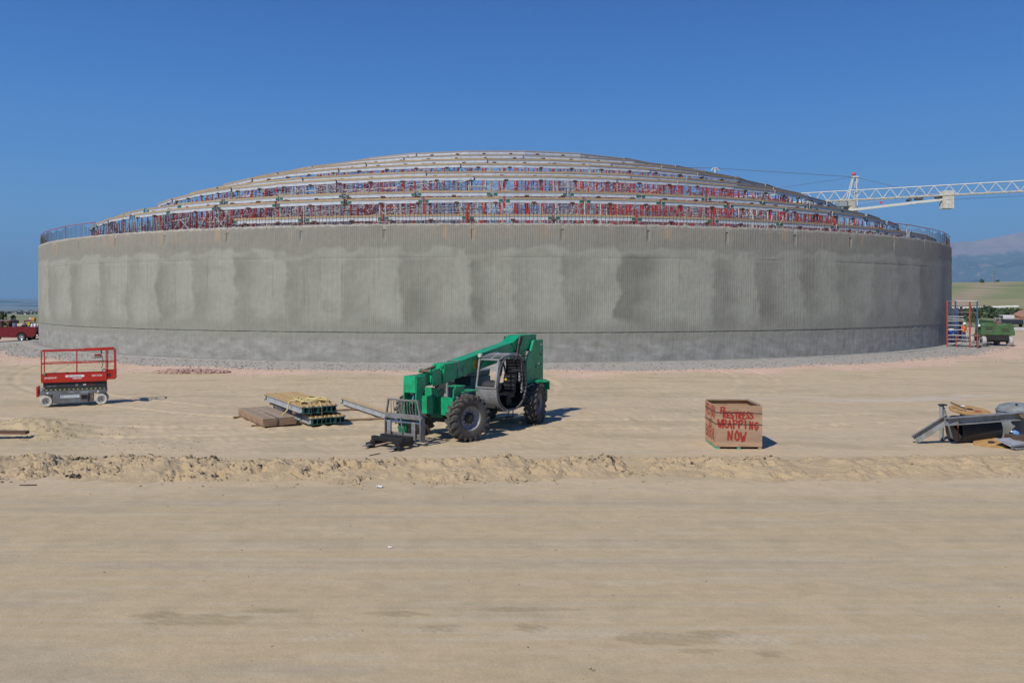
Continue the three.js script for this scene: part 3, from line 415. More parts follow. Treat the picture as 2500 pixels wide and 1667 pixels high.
// ---------------------------------------------------------------- green telehandler
{
  const th = thing('telehandler', 'green telehandler with open grey cab, knobbly tyres and pallet forks lowered', 'telehandler', [-1.049, 0, -26.697], Math.atan2(-.84815, -.52975));
  const T = (x, y, l) => [x, y, -l];                                   // x forward, y up, l to the machine's left
  const G = dusty(lin(.006, .36, .165), .36), GD = dusty(lin(.006, .19, .085), .5), grey = dusty(lin(.27, .29, .33), .55), dark = dusty(lin(.035, .036, .04), .7), black = M({ color: lin(.012, .012, .014), roughness: .55, map: wearMap }), steel = dusty(lin(.22, .225, .24), .55, { metalness: .25 }), chrome = M({ color: lin(.7, .7, .7), roughness: .18, metalness: 1 }), ringGrey = dusty(lin(.11, .115, .13), .6), rubber = dusty(lin(.088, .087, .084), .95), rust = dusty(lin(.16, .10, .07), .8);
  const P = (name, list, m, label, parent = th) => mesh(name, list, m, parent, label);
  const side = (pts, t, l, b = .006) => plate(pts, t, b).translate(0, 0, -l);
  // chassis
  P('chassis', [rbox(5.0, .42, .72, -.35, .80, 0, .03), rbox(1.1, .5, .8, -2.75, .95, 0, .03), side([[-3.2, .75], [-1.0, .62], [-1.0, 1.05], [-3.2, 1.25]], .05, .40), side([[-3.2, .75], [-1.0, .62], [-1.0, 1.05], [-3.2, 1.25]], .05, -.40)], GD);
  P('front_beam', [rbox(.16, .50, .98, 2.22, 1.0, .02, .02), rbox(.5, .2, .5, 2.05, .72, 0, .03)], GD);
  for (const [l0, l1] of [[-.44, -.04], [.28, .70]]) P('front_plate', [rbox(.10, .04, Math.abs(l1 - l0), 2.37, 1.02, -(l0 + l1) / 2, .006), plate([[l0, .74], [l1, .74], [l1, 1.27], [l0, 1.27]], .05, .008).rotateY(Math.PI / 2).translate(2.42, 0, 0), rbox(.16, .50, .03, 2.35, 1.0, -l0, .006), rbox(.16, .50, .03, 2.35, 1.0, -l1, .006)], G);
  P('boom_rest', [side([[2.05, 1.25], [2.32, 1.25], [2.30, 1.40], [2.16, 1.5], [2.05, 1.5]], .05, .08), plate([[-.42, 1.24], [.10, 1.24], [.10, 1.36], [-.02, 1.52], [-.42, 1.52]], .05).rotateY(Math.PI / 2).translate(2.30, 0, 0)], G);
  P('wing_plate', [side([[1.80, 1.05], [2.05, .82], [2.36, 1.22], [2.34, 1.5], [2.2, 1.60], [1.85, 1.56]], .05, .66), rbox(.35, .03, .42, 1.95, 1.57, -.50, .006)], G, 'upright green plate beside the front wheel');
  P('wing_plate', [side([[1.80, 1.05], [2.05, .82], [2.36, 1.22], [2.3, 1.42], [1.85, 1.42]], .05, -.66)], G);
  P('fender', [rbox(.75, .035, .40, 1.65, 1.40, -.62, .008)], G);
  // axles and wheels
  for (const x of [2.05, -1.9]) P('axle', [rod(T(x, .64, -.85), T(x, .64, .85), .12, 12), rbox(.42, .34, .5, x, .66, 0, .06)], dark);
  const tyreG = (() => {
    const out = []; out.push(lathe([[.36, -.16], [.40, -.195], [.52, -.215], [.60, -.20], [.635, -.15], [.64, 0], [.635, .15], [.60, .20], [.52, .215], [.40, .195], [.36, .16]], 48).rotateX(Math.PI / 2));
    for (let k = 0; k < 20; k++) for (const s of [-1, 1]) { // bar lugs, herringbone
      const a = (k + (s > 0 ? .5 : 0)) / 20 * Math.PI * 2; const g = mergeGeometries([soup(new THREE.BoxGeometry(.085, .06, .225)).applyMatrix4(new THREE.Matrix4().makeShear(0, 0, 0, 0, s * .55, 0)).translate(0, .655, s * .10), soup(new THREE.BoxGeometry(.08, .10, .04)).translate(s * 0 + .055, .61, s * .205)]);
      out.push(g.rotateZ(a));
    }
    return join(out);
  })();
  const rimG = join([lathe([[.0, .05], [.16, .05], [.30, .02], [.34, .10], [.365, .155], [.385, .16], [.385, .13], [.36, .0], [.355, -.15]], 36).rotateX(Math.PI / 2)]), hubG = join([lathe([[0, .15], [.09, .15], [.10, .12], [.155, .11], [.165, .05]], 24).rotateX(Math.PI / 2), ...Array.from({ length: 10 }, (_, k) => cyl(.014, .04, 6).rotateX(Math.PI / 2).translate(Math.cos(k * .628) * .20, Math.sin(k * .628) * .20, .06))]);
  for (const [x, l] of [[2.05, 1], [-1.9, 1], [2.05, -1], [-1.9, -1]]) {
    const w = new THREE.Mesh(tyreG, rubber); w.name = 'wheel'; w.castShadow = w.receiveShadow = true; w.position.set(x, .665, -.97 * l); w.rotation.order = 'YXZ'; w.rotation.y = (l > 0 ? Math.PI : 0) + (x > 0 ? -.30 : .26); w.rotation.z = x; th.add(w);
    const r = new THREE.Mesh(rimG, grey); r.name = 'rim'; w.add(r); const h = new THREE.Mesh(hubG, dark); h.name = 'hub'; w.add(h); for (const o of [r, h]) o.castShadow = o.receiveShadow = true;
  }
  // rear boom towers
  const tp = [[-3.46, 1.15], [-3.46, 2.74], [-2.86, 2.74], [-2.66, 2.40], [-2.44, 2.28], [-2.30, 2.0], [-2.32, 1.15]];
  for (const s of [1, -1]) { const t = P('boom_tower', [side(tp, .05, .36 * s, .008)], G); P('front_flange', [rbar(T(-2.85, 2.73, .29 * s), T(-2.62, 2.36, .29 * s), .17, .03)], G, null, t); }
  const tower = th.children.find((o) => o.name === 'boom_tower');
  decal('tower_marks', 1.0, 1.4, (g, w, h) => { g.fillStyle = '#dfe6df'; g.beginPath(); g.moveTo(.80, .17); g.lineTo(.84, .08); g.lineTo(.87, .09); g.lineTo(.84, .18); g.fill(); g.beginPath(); g.arc(.90, .14, .035, 0, 6.3); g.fill(); g.fillStyle = '#6f8a80'; g.fillRect(.68, .33, .20, .05); g.fillStyle = '#123324'; g.fillRect(.74, .47, .15, .05); g.fillStyle = '#9fb09f'; g.fillRect(.58, .72, .2, .012); g.fillStyle = '#b8c2b4'; g.fillRect(.60, .77, .17, .06); g.fillStyle = '#0c2417'; g.beginPath(); g.moveTo(.42, .93); g.lineTo(.48, .82); g.lineTo(.54, .93); g.fill(); g.fillRect(.80, .76, .08, .11); g.fillStyle = '#5d3a2c'; g.fillRect(.745, .92, .05, .1); }, tower, [-2.96, 2.0, -.388], [0, Math.PI, 0]);
  P('rear_counterweight', [rbox(.35, .75, 1.5, -3.0, .98, 0, .06)], GD);
  P('rear_fender', [rbox(.30, .035, .42, -2.45, 1.36, -.92, .01), rbox(.05, .3, .42, -2.6, 1.22, -.92, .01)], G);
  // boom: outer box, mid section with rollers, inner nose and the drop head
  const bl = .02, sp = Math.atan2(-(2.50 - 1.935), 5.0);
  const boom = P('outer_boom', [side([[-3.02, 2.34], [-2.75, 2.40], [2.27, 1.64], [2.20, 2.24], [1.52, 2.245], [1.48, 2.27], [-1.6, 2.715], [-2.95, 2.74]], .42, bl, .012)], G);
  P('boom_root', [side([[-3.18, 2.45], [-3.18, 2.93], [-2.12, 2.93], [-1.56, 2.69], [-1.75, 2.44]], .035, bl + .228), side([[-3.18, 2.45], [-3.18, 2.93], [-2.12, 2.93], [-1.56, 2.69], [-1.75, 2.44]], .035, bl - .228), rbox(1.0, .05, .44, -2.62, 2.90, -bl, .01), rbar(T(-2.14, 2.905, bl), T(-1.62, 2.70, bl), .44, .04), rbox(.04, .40, .44, -3.17, 2.7, -bl, .01)], G, null, boom);
  P('hose_channel', [rbar(T(-2.6, 2.36, bl), T(2.0, 1.66, bl), .22, .05)], black, null, boom);
  P('collar_strap', [rbar(T(1.50, 2.27, bl + .225), T(1.54, 1.76, bl + .225), .015, .05, .004), rbar(T(1.50, 2.275, bl - .22), T(1.50, 2.275, bl + .22), .05, .02, .004)], steel, null, boom);
  { // round sun mark of petals
    const s = new THREE.Shape(); for (let k = 0; k < 36; k++) { const a = k / 36 * Math.PI * 2, r = k % 4 < 2 ? .155 : .118; k ? s.lineTo(Math.cos(a) * r, Math.sin(a) * r) : s.moveTo(r, 0); } const hole = new THREE.Path(); hole.absarc(0, 0, .055, 0, 6.2832, true); s.holes.push(hole);
    P('sun_emblem', [shapeGeo(s, .006, 0, 16).translate(.58, 2.11, -(bl + .2135))], M({ color: lin(.62, .36, .01), roughness: .6, map: wearMap }), 'orange petalled sun emblem', boom);
    P('grey_emblem', [side([[1.16, 2.12], [1.38, 2.07], [1.25, 1.86]], .006, bl + .2135, 0)], dusty(lin(.10, .20, .20)), 'faded three sided emblem', boom);
  }
  const mid = P('mid_boom', [side([[2.1, 1.70], [2.80, 1.64], [2.76, 2.03], [2.1, 2.08]], .34, bl - .02, .01), rbox(.10, .09, .10, 2.22, 2.17, .14, .02), rbox(.10, .09, .10, 2.22, 2.17, -.16, .02)], G);
  for (const l of [-.2, .17]) P('cheek_plate', [side([[2.32, 1.66], [2.72, 1.60], [2.78, 1.9], [2.70, 2.10], [2.38, 2.12], [2.31, 2.0]], .02, bl + l, .004)], G, null, mid);
  P('roller', [rod(T(2.83, 2.06, -.15), T(2.83, 2.06, .17), .045, 12), rod(T(2.40, 2.14, -.02), T(2.86, 2.08, 0), .05, 8)], rust, null, mid);
  for (const l of [-.19, .19]) P('roller_boss', [rod(T(2.83, 2.06, l - .03), T(2.83, 2.06, l + .03), .06, 14)], G, null, mid);
  const nose = P('inner_boom', [side([[2.6, 1.66], [3.2, 1.60], [3.25, 1.96], [2.6, 2.0]], .28, bl - .05, .01)], GD);
  const hp = [[3.02, 1.66], [3.04, 1.95], [3.46, 1.93], [3.47, 1.50], [3.50, .72], [3.34, .62], [3.24, 1.0], [3.20, 1.40]];
  const head = P('boom_head', [side(hp, .045, bl + .13, .008), side(hp, .045, bl - .31, .008), rbox(.04, .46, .42, 3.46, 1.71, -bl + .09, .008), rbox(.46, .035, .42, 3.24, 1.945, -bl + .09, .008), rbox(.04, .30, .40, 3.22, 1.25, -bl + .09, .01)], G);
  P('pivot_pin', [rod(T(3.18, 1.83, -.32), T(3.18, 1.83, .20), .035, 12)], G, null, head);
  P('tilt_cylinder', [rod(T(3.22, 1.52, bl - .09), T(3.38, 1.05, bl - .09), .06, 14)], chrome, null, head); P('tilt_barrel', [rod(T(3.34, 1.15, bl - .09), T(3.46, .72, bl - .09), .075, 14)], black, null, head);
  // lift cylinders beside the boom
  for (const l of [.29, -.27]) { const c = P('lift_cylinder', [rod(T(-1.98, 2.72, l), T(-1.62, 1.55, l), .062, 12), rod(T(-2.06, 2.86, l), T(-1.96, 2.62, l), .085, 12)], black); P('lift_rod', [rod(T(-1.62, 1.55, l), T(-1.50, 1.15, l), .04, 10)], chrome, null, c); }
  P('hose', [pipe([T(-2.7, 2.42, .3), T(-2.4, 2.2, .33), T(-2.0, 2.28, .33), T(-1.6, 2.35, .33)], .016)], black);
  P('hose', [pipe([T(-1.15, 1.25, 1.02), T(-1.55, 1.35, 1.1), T(-1.62, 1.0, 1.08), T(-1.25, .95, .98)], .012)], dusty(lin(.35, .37, .36)));
  P('hose', [pipe([T(2.25, 1.63, -.12), T(2.2, 1.52, -.1), T(2.12, 1.56, -.06), T(2.15, 1.66, -.05)], .02)], black);
  // engine hood on the right side
  P('engine_hood', [rbox(2.5, .62, .55, -.25, 1.28, .82, .06), rbox(1.5, .25, .5, -.75, 1.70, .80, .08)], grey, 'grey engine hood');
  P('hood_grille', [rbox(.9, .34, .03, .2, 1.5, .54, .01), rbox(.03, .4, .4, 1.01, 1.4, .82, .01)], dark);
  P('tool_box', [rbox(.5, .16, .36, 1.35, 1.18, -.18, .02)], grey); P('box_lid', [rbox(.42, .02, .30, 1.35, 1.275, -.18, .005)], dark);
  // cab: lower tub, egg-shaped side frame, slatted roof, open front
  const cab = new THREE.Group(); cab.name = 'cab'; th.add(cab);
  const egg = (k = 1, cx = -.22, cy = 1.50) => { const p = []; for (let i = 0; i < 40; i++) { const a = i / 40 * Math.PI * 2, c = Math.cos(a), s = Math.sin(a), n = 2.3; p.push([cx + k * (s > 0 ? .86 : .90) * Math.sign(c) * Math.pow(Math.abs(c), 2 / n), cy + k * (s > 0 ? .90 : .87) * Math.sign(s) * Math.pow(Math.abs(s), 2 / n)]); } return p; };
  const ring = (l, t, k2) => { const s = new THREE.Shape(egg(1).map((p) => new THREE.Vector2(...p))); s.holes.push(new THREE.Path(egg(k2).map((p) => new THREE.Vector2(...p)))); return shapeGeo(s, t, .01, 4).translate(0, 0, -l); };
  P('side_frame', [ring(1.10, .06, .94)], ringGrey, 'rounded grey door frame', cab);
  P('inner_side_frame', [ring(.33, .05, .93)], dark, null, cab);
  { // tub: front skirt wraps from the sill to the floor
    const pts = []; for (let i = 0; i <= 14; i++) { const a = lerp(-.02, -1.50, i / 14), c = Math.cos(a), s = Math.sin(a), n = 2.3; pts.push(T(-.22 + .90 * Math.sign(c) * Math.pow(Math.abs(c), 2 / n) + .02, 1.44 + .84 * Math.sign(s) * Math.pow(Math.abs(s), 2 / n), 0)); }
    const L = []; for (let i = 0; i < pts.length - 1; i++) L.push(bar([pts[i][0], pts[i][1], -.72], [pts[i + 1][0], pts[i + 1][1], -.72], .78, .035)); P('front_skirt', L, grey, 'curved grey front panel', cab);
    P('floor', [rbox(1.3, .04, .74, -.2, .68, -.71, .01)], black, null, cab); P('rear_panel', [rbox(.04, 1.5, .74, -1.06, 1.45, -.71, .01)], black, null, cab); P('inner_panel', [rbox(1.6, .75, .03, -.2, 1.05, -.345, .01)], black, null, cab);
  }
  for (const l of [.36, 1.07]) P('front_post', [rbar(T(.70, 1.40, l), T(.52, 2.27, l), .06, .055, .012)], grey, null, cab);
  P('windscreen_sill', [rbar(T(.71, 1.415, .34), T(.71, 1.415, 1.1), .06, .05)], grey, null, cab); P('windscreen_header', [rbar(T(.51, 2.28, .34), T(.51, 2.28, 1.1), .07, .055)], grey, null, cab);
  { const roofY = (x) => 2.415 - .16 * Math.pow(Math.max(0, (x + .25) / .76), 2.2) - .1 * Math.pow(Math.max(0, (-.45 - x) / .5), 2);
    for (const l of [.36, .72, 1.06]) P('roof_rail', [pipe([T(.5, roofY(.5), l), T(.2, roofY(.2), l), T(-.2, roofY(-.2), l), T(-.6, roofY(-.6), l), T(-1.0, roofY(-1) - .12, l)], .026, 8)], grey, null, cab);
    for (let x = .42; x > -.95; x -= .125) P('roof_slat', [rbar(T(x, roofY(x), .36), T(x - .03, roofY(x - .03), 1.07), .045, .018)], grey, null, cab); }
  P('seat', [rbox(.46, .14, .48, -.42, 1.06, -.72, .05), rot(rbox(.13, .62, .46, 0, 0, 0, .05), 0, 0, .14).translate(-.68, 1.42, -.72), rbox(.3, .25, .3, -.42, .88, -.72, .02)], black, 'black padded seat', cab);
  P('dashboard', [rbox(.38, .36, .66, .40, 1.42, -.72, .16), rbox(.3, .5, .5, .42, 1.0, -.72, .05)], dark, 'dark grey dashboard', cab);
  P('steering_wheel', [soup(new THREE.TorusGeometry(.19, .018, 6, 20)).rotateX(1.15).rotateY(Math.PI / 2).translate(.15, 1.5, -.72), rod(T(.15, 1.5, .72), T(.34, 1.36, .72), .025, 8)], black, null, cab);
  P('grab_bar', [rod(T(-.98, 1.86, 1.06), T(-.30, 1.92, 1.06), .014, 8), rod(T(-.85, 2.2, 1.06), T(-.95, 1.15, 1.06), .014, 8)], steel, null, cab);
  P('paper_sheets', [rot(rbox(.16, .26, .02, 0, 0, 0, .005), 0, .3, .1).translate(-.88, 1.64, -.98), rot(rbox(.10, .36, .02, 0, 0, 0, .005), 0, .2, .15).translate(-.98, 1.30, -1.0)], M({ color: lin(.75, .77, .78), roughness: .8, map: wearMap }), 'white sheets tucked behind the seat', cab);
  P('belt', [pipe([T(-.60, 1.55, .98), T(-.3, 1.5, 1.02), T(-.1, 1.46, 1.0), T(.05, 1.6, .98)], .014)], black, null, cab);
  P('beacon', [cyl(.035, .06, 10).translate(-.04, 1.63, -.98)], M({ color: lin(.7, .52, .02), roughness: .4 }), 'small yellow knob', cab);
  P('work_light', [rod(T(.50, 2.40, .40), T(.60, 2.40, .40), .062, 16), rod(T(.48, 2.32, .40), T(.5, 2.4, .40), .02, 8)], M({ color: lin(.62, .62, .52), roughness: .3, map: wearMap }), 'round work light', cab);
  P('step', [rbox(.3, .02, .2, -.15, .42, -1.02, .006), bar(T(-.28, .64, 1.1), T(-.28, .42, 1.1), .025), bar(T(0, .64, 1.1), T(0, .42, 1.1), .025)], dark);
  // fork carriage, standing across the head
  const car = new THREE.Group(); car.name = 'fork_carriage'; car.position.set(3.58, 0, .22); th.add(car);
  P('backrest_frame', [rbar(T(0, 1.27, -.56), T(0, 1.27, .52), .05, .05), rbar(T(0, .80, -.66), T(0, .80, .66), .05, .14), rbar(T(0, 1.29, -.55), T(0, .76, -.65), .05, .06), rbar(T(0, 1.29, .52), T(0, .72, .66), .05, .09)], steel, 'grey load backrest', car);
  for (let k = 0; k < 10; k++) { const l = -.46 + k * .10; P('backrest_bar', [pipe([T(0, 1.26, l), T(.02, 1.12, l + .02), T(.0, .98, l + .012), T(0, .86, l + .03)], .011)], steel, null, car); }
  P('side_plate', [side([[-.16, .12], [.06, .12], [.07, .74], [-.02, .84], [-.14, .78]], .04, .66)], steel, null, car); P('side_plate', [side([[-.16, .15], [.06, .15], [.07, .74], [-.02, .8], [-.14, .74]], .04, -.64)], steel, null, car);
  P('fork_shaft', [rod(T(.02, .64, -.66), T(.02, .64, .68), .035, 12)], chrome, null, car); P('lower_rail', [rbar(T(-.02, .26, -.62), T(-.02, .26, .62), .08, .13)], steel, null, car);
  P('carriage_back', [rbox(.1, .5, .3, -.12, .5, .1, .02)], GD, null, car); P('carriage_chain', [pipe([T(.05, .78, -.05), T(.06, .6, -.02), T(.07, .45, .03), T(.05, .3, 0)], .016)], steel, null, car);
  for (const l of [-.46, .44]) P('fork', [rbox(.06, .62, .14, .07, .36, -l, .012), plate([[.04, -.03], [.70, -.025], [1.18, -.012], [1.18, .0], [.7, .02], [.04, .03]], .13, .004).translate(0, .085, -l)], dusty(lin(.30, .32, .36), .45, { metalness: .4 }), 'steel pallet fork', car);
  for (const l of [-.46, .44]) P('fork_sleeve', [rbox(.62, .13, .17, .50, .13, -l, .01)], black, null, car);
  for (const x of [.30, .68]) P('cross_tube', [rbox(.13, .12, 1.12, x, .245, .0, .01)], black, null, car);
  for (const l of [-.52, .50]) P('foot_block', [rbox(.16, .12, .24, .82, .07, -l, .02)], black, null, car);
}
// ---------------------------------------------------------------- red scissor lift
{
  const sl = thing('scissor_lift', 'small red and grey scissor lift with railed platform lowered and pale solid tyres', 'scissor lift', [-17.28, 0, -32.66], .384);
  const red = paint(lin(.56, .030, .014), .42), gr = dusty(lin(.16, .175, .20), .55), dk = dusty(lin(.03, .035, .04), .7), tyre = dusty(lin(.56, .57, .52), .8), al = M({ color: lin(.5, .5, .48), roughness: .4, metalness: .5, map: wearMap });
  const P = (name, list, m, label, parent = sl) => mesh(name, list, m, parent, label), W = .38;
  P('chassis', [rbox(2.3, .15, .74, -.02, .53, 0, .02), rbox(1.26, .38, .62, -.13, .30, 0, .02)], gr);
  const tray = P('battery_tray', [rbox(1.22, .36, .06, -.12, .29, W - .01, .02)], gr); P('vent', [rbox(.20, .17, .012, .36, .33, W + .022, .004)], M({ color: lin(.01, .01, .01), roughness: .9 }), 'black vent', tray);
  P('tray_end', [rbox(.10, .33, .5, .60, .28, .05, .01)], dusty(lin(.5, .45, .38)));
  for (const [x, z] of [[-.96, 1], [.96, 1], [-.96, -1], [.96, -1]]) { const w = P('wheel', [lathe([[.13, -.06], [.19, -.075], [.212, -.06], [.212, .06], [.19, .075], [.13, .06]], 32).rotateX(Math.PI / 2)], tyre); w.position.set(x, .212, z * .33); const r = P('rim', [lathe([[0, .035], [.04, .035], [.05, .02], [.11, .02], [.15, .05]], 24).rotateX(Math.PI / 2)], al, null, w); if (z < 0) r.rotation.y = Math.PI; P('hub_cap', [cyl(.03, .02, 10).rotateX(Math.PI / 2).translate(0, 0, z * .045)], dk, null, w); }
  for (let k = 0; k < 4; k++) P('scissor_arm', [rbar([-1.02, .645 + k * .068, .28], [1.05, .635 + k * .068, .28], .05, .058), rbar([-1.02, .635 + k * .068, -.28], [1.05, .645 + k * .068, -.28], .05, .058)], dk);
  P('stack_cover', [rbox(2.18, .24, .03, .02, .80, W - .055, .01), rbox(.03, .3, .6, 1.10, .77, 0, .01)], dk); P('hazard_rail', [rbox(2.16, .06, .035, .02, .645, W - .03, .008)], gr);
  P('bumper', [rbox(.08, .40, .5, -1.27, .58, .05, .02)], red, 'red end guard'); P('bracket', [rbar([-1.10, .66, .3], [-.98, .88, .3], .05), rbar([-1.16, .72, .32], [-1.0, .70, .32], .05)], al);
  P('deck', [rbox(2.26, .06, .76, .01, .96, 0, .01), rbox(.5, .05, .7, 1.2, 1.01, 0, .01)], dk);
  const side = P('side_panel', [rbox(2.28, .33, .03, .01, 1.09, W, .008)], red, 'red platform side with lettering'); P('far_side_panel', [rbox(2.28, .33, .03, .01, 1.09, -W, .008), rbox(.03, .33, .74, -1.12, 1.09, 0, .008)], red);
  const ex = P('extension_panel', [rbox(.36, .33, .03, 1.28, 1.16, W - .02, .008), rbox(.36, .33, .03, 1.28, 1.16, -W + .02, .008), rbox(.03, .33, .70, 1.45, 1.16, 0, .008)], red); P('panel_hole', [rbox(.16, .14, .006, 1.22, 1.15, W - .002, .002)], M({ color: lin(.10, .015, .01), roughness: .8, map: wearMap }), null, ex);
  for (const [x, z] of [[-1.12, W], [-1.12, -W], [1.13, W], [1.13, -W], [.02, -W], [1.44, W - .02], [1.44, -W + .02]]) P('post', [rbar([x, 1.0, z], [x * (x > 1.4 ? .985 : 1), x > 1.4 ? 2.10 : 2.16, z], .042, .042, .01)], red);
  for (const z of [W, -W]) { P('top_rail', [rbar([-1.14, 2.15, z], [1.15, 2.16, z], .045, .045, .012)], red); P('mid_rail', [rbar([-1.12, 1.66, z], [1.12, 1.67, z], .036, .036, .01)], red); P('extension_rail', [rbar([.28, 2.165, z * .95], [1.36, 2.19, z * .95], .05, .075, .015), rbar([1.36, 2.19, z * .95], [1.43, 2.10, z * .95], .045, .045, .012)], red); P('extension_mid_rail', [rbar([1.12, 1.67, z * .95], [1.44, 1.68, z * .95], .03, .03, .008)], red); }
  P('end_rail', [rbar([-1.13, 2.15, -W], [-1.13, 2.15, W], .045, .045, .012), rbar([-1.12, 1.66, -W], [-1.12, 1.66, W], .036)], red); P('front_rail', [rbar([1.43, 2.10, -.35], [1.43, 2.10, .35], .045, .045, .012), rbar([1.44, 1.68, -.35], [1.44, 1.68, .35], .03)], red); P('gate_grip', [rbox(.03, .38, .05, 1.42, 1.55, .33, .01)], dk);
  const cb = P('control_box', [rbox(.26, .16, .18, .78, 1.88, -.30, .02)], dusty(lin(.30, .27, .25)), 'grey control box on the rail'); P('control_lid', [rbox(.22, .05, .19, .78, 1.935, -.29, .01)], red, null, cb); P('joystick', [rod([.90, 2.10, -.28], [.92, 1.97, -.28], .024, 8), rod([.88, 2.12, -.3], [1.08, 2.13, -.3], .012, 6)], dk, null, cb);
  P('control_cable', [pipe([[.94, 1.9, -.28], [.97, 1.6, -.25], [.92, 1.4, -.22], [1.02, 1.3, -.2]], .012)], dk); P('cable_coil', [soup(new THREE.TorusGeometry(.06, .02, 6, 14)).translate(1.0, 1.31, -.2)], al);
  P('rag', [soup(new THREE.IcosahedronGeometry(.05, 1)).scale(.8, 1.3, .8).translate(-1.0, 1.27, W + .02)], M({ color: lin(.10, .28, .15), roughness: .9 }), 'green rag on the panel edge');
  decal('lettering', 2.2, .30, (g) => { say(g, 'SKYJACK', .05, .135, .085, '#f4efe9', 'bold italic', .25, 1.25); g.fillStyle = '#e9eaee'; g.beginPath(); g.roundRect(.78, .045, .66, .085, .03); g.fill(); say(g, '1-800-UR-RENTS', .81, .09, .064, '#3c4350', 'bold', 0, 1.06); say(g, '1009787', 1.02, .185, .075, '#f4e6df', 'bold', 0, 1.15); say(g, 'SJIII 3220', 1.70, .09, .075, '#f4efe9', 'bold', 0, 1.1); }, side, [.02, 1.10, W + .0175], [0, 0, 0], 400);
  const cover = sl.children.find((o) => o.name === 'stack_cover'); decal('lettering', 2.0, .2, (g) => { say(g, 'SJIII 3220', .05, .10, .06, '#8b8b98', 'bold', 0, 1.1); g.fillStyle = '#3d3c44'; g.fillRect(.42, .075, .42, .05); g.strokeStyle = '#c9b6bd'; g.lineWidth = .014; g.beginPath(); g.arc(1.06, .09, .035, 0, 6.3); g.stroke(); g.fillStyle = '#c9c6cf'; g.fillRect(1.28, .06, .11, .055); g.fillStyle = '#7c2a26'; g.fillRect(1.46, .065, .16, .045); }, cover, [.03, .80, W - .038], [0, 0, 0], 300);
  const hz = sl.children.find((o) => o.name === 'hazard_rail'); decal('hazard_marks', 2.1, .05, (g) => { g.fillStyle = '#22241f'; g.fillRect(0, 0, 2.1, .05); for (let x = .03; x < 2.1; x += .155) { g.fillStyle = '#b9b95c'; g.beginPath(); g.moveTo(x, .025); g.lineTo(x + .05, .005); g.lineTo(x + .10, .025); g.lineTo(x + .05, .045); g.fill(); } }, hz, [.02, .645, W - .0105], [0, 0, 0], 240);
  decal('lettering', 2.1, .12, (g) => { say(g, 'SKYJACK', 1.28, .06, .06, '#c9cdd4', 'bold italic', .25, 1.1); g.fillStyle = '#8d929a'; g.fillRect(.85, .04, .20, .04); g.fillStyle = '#5f656e'; g.fillRect(1.06, .045, .18, .03); g.fillStyle = '#d8d9de'; g.fillRect(.10, .03, .065, .06); g.fillRect(1.86, .03, .065, .06); }, sl.children[0], [.0, .53, .3725], [0, 0, 0], 300);
  decal('lettering', .66, .10, (g) => { g.fillStyle = '#cfd9df'; g.fillRect(0, 0, .66, .10); g.fillStyle = '#8088a8'; g.fillRect(.02, .02, .045, .06); g.fillRect(.075, .02, .035, .06); say(g, 'United Rentals', .135, .05, .062, '#5d6a7e', 'bold', 0, 1.05); }, tray, [-.14, .37, W + .023], [0, 0, 0], 500);
}
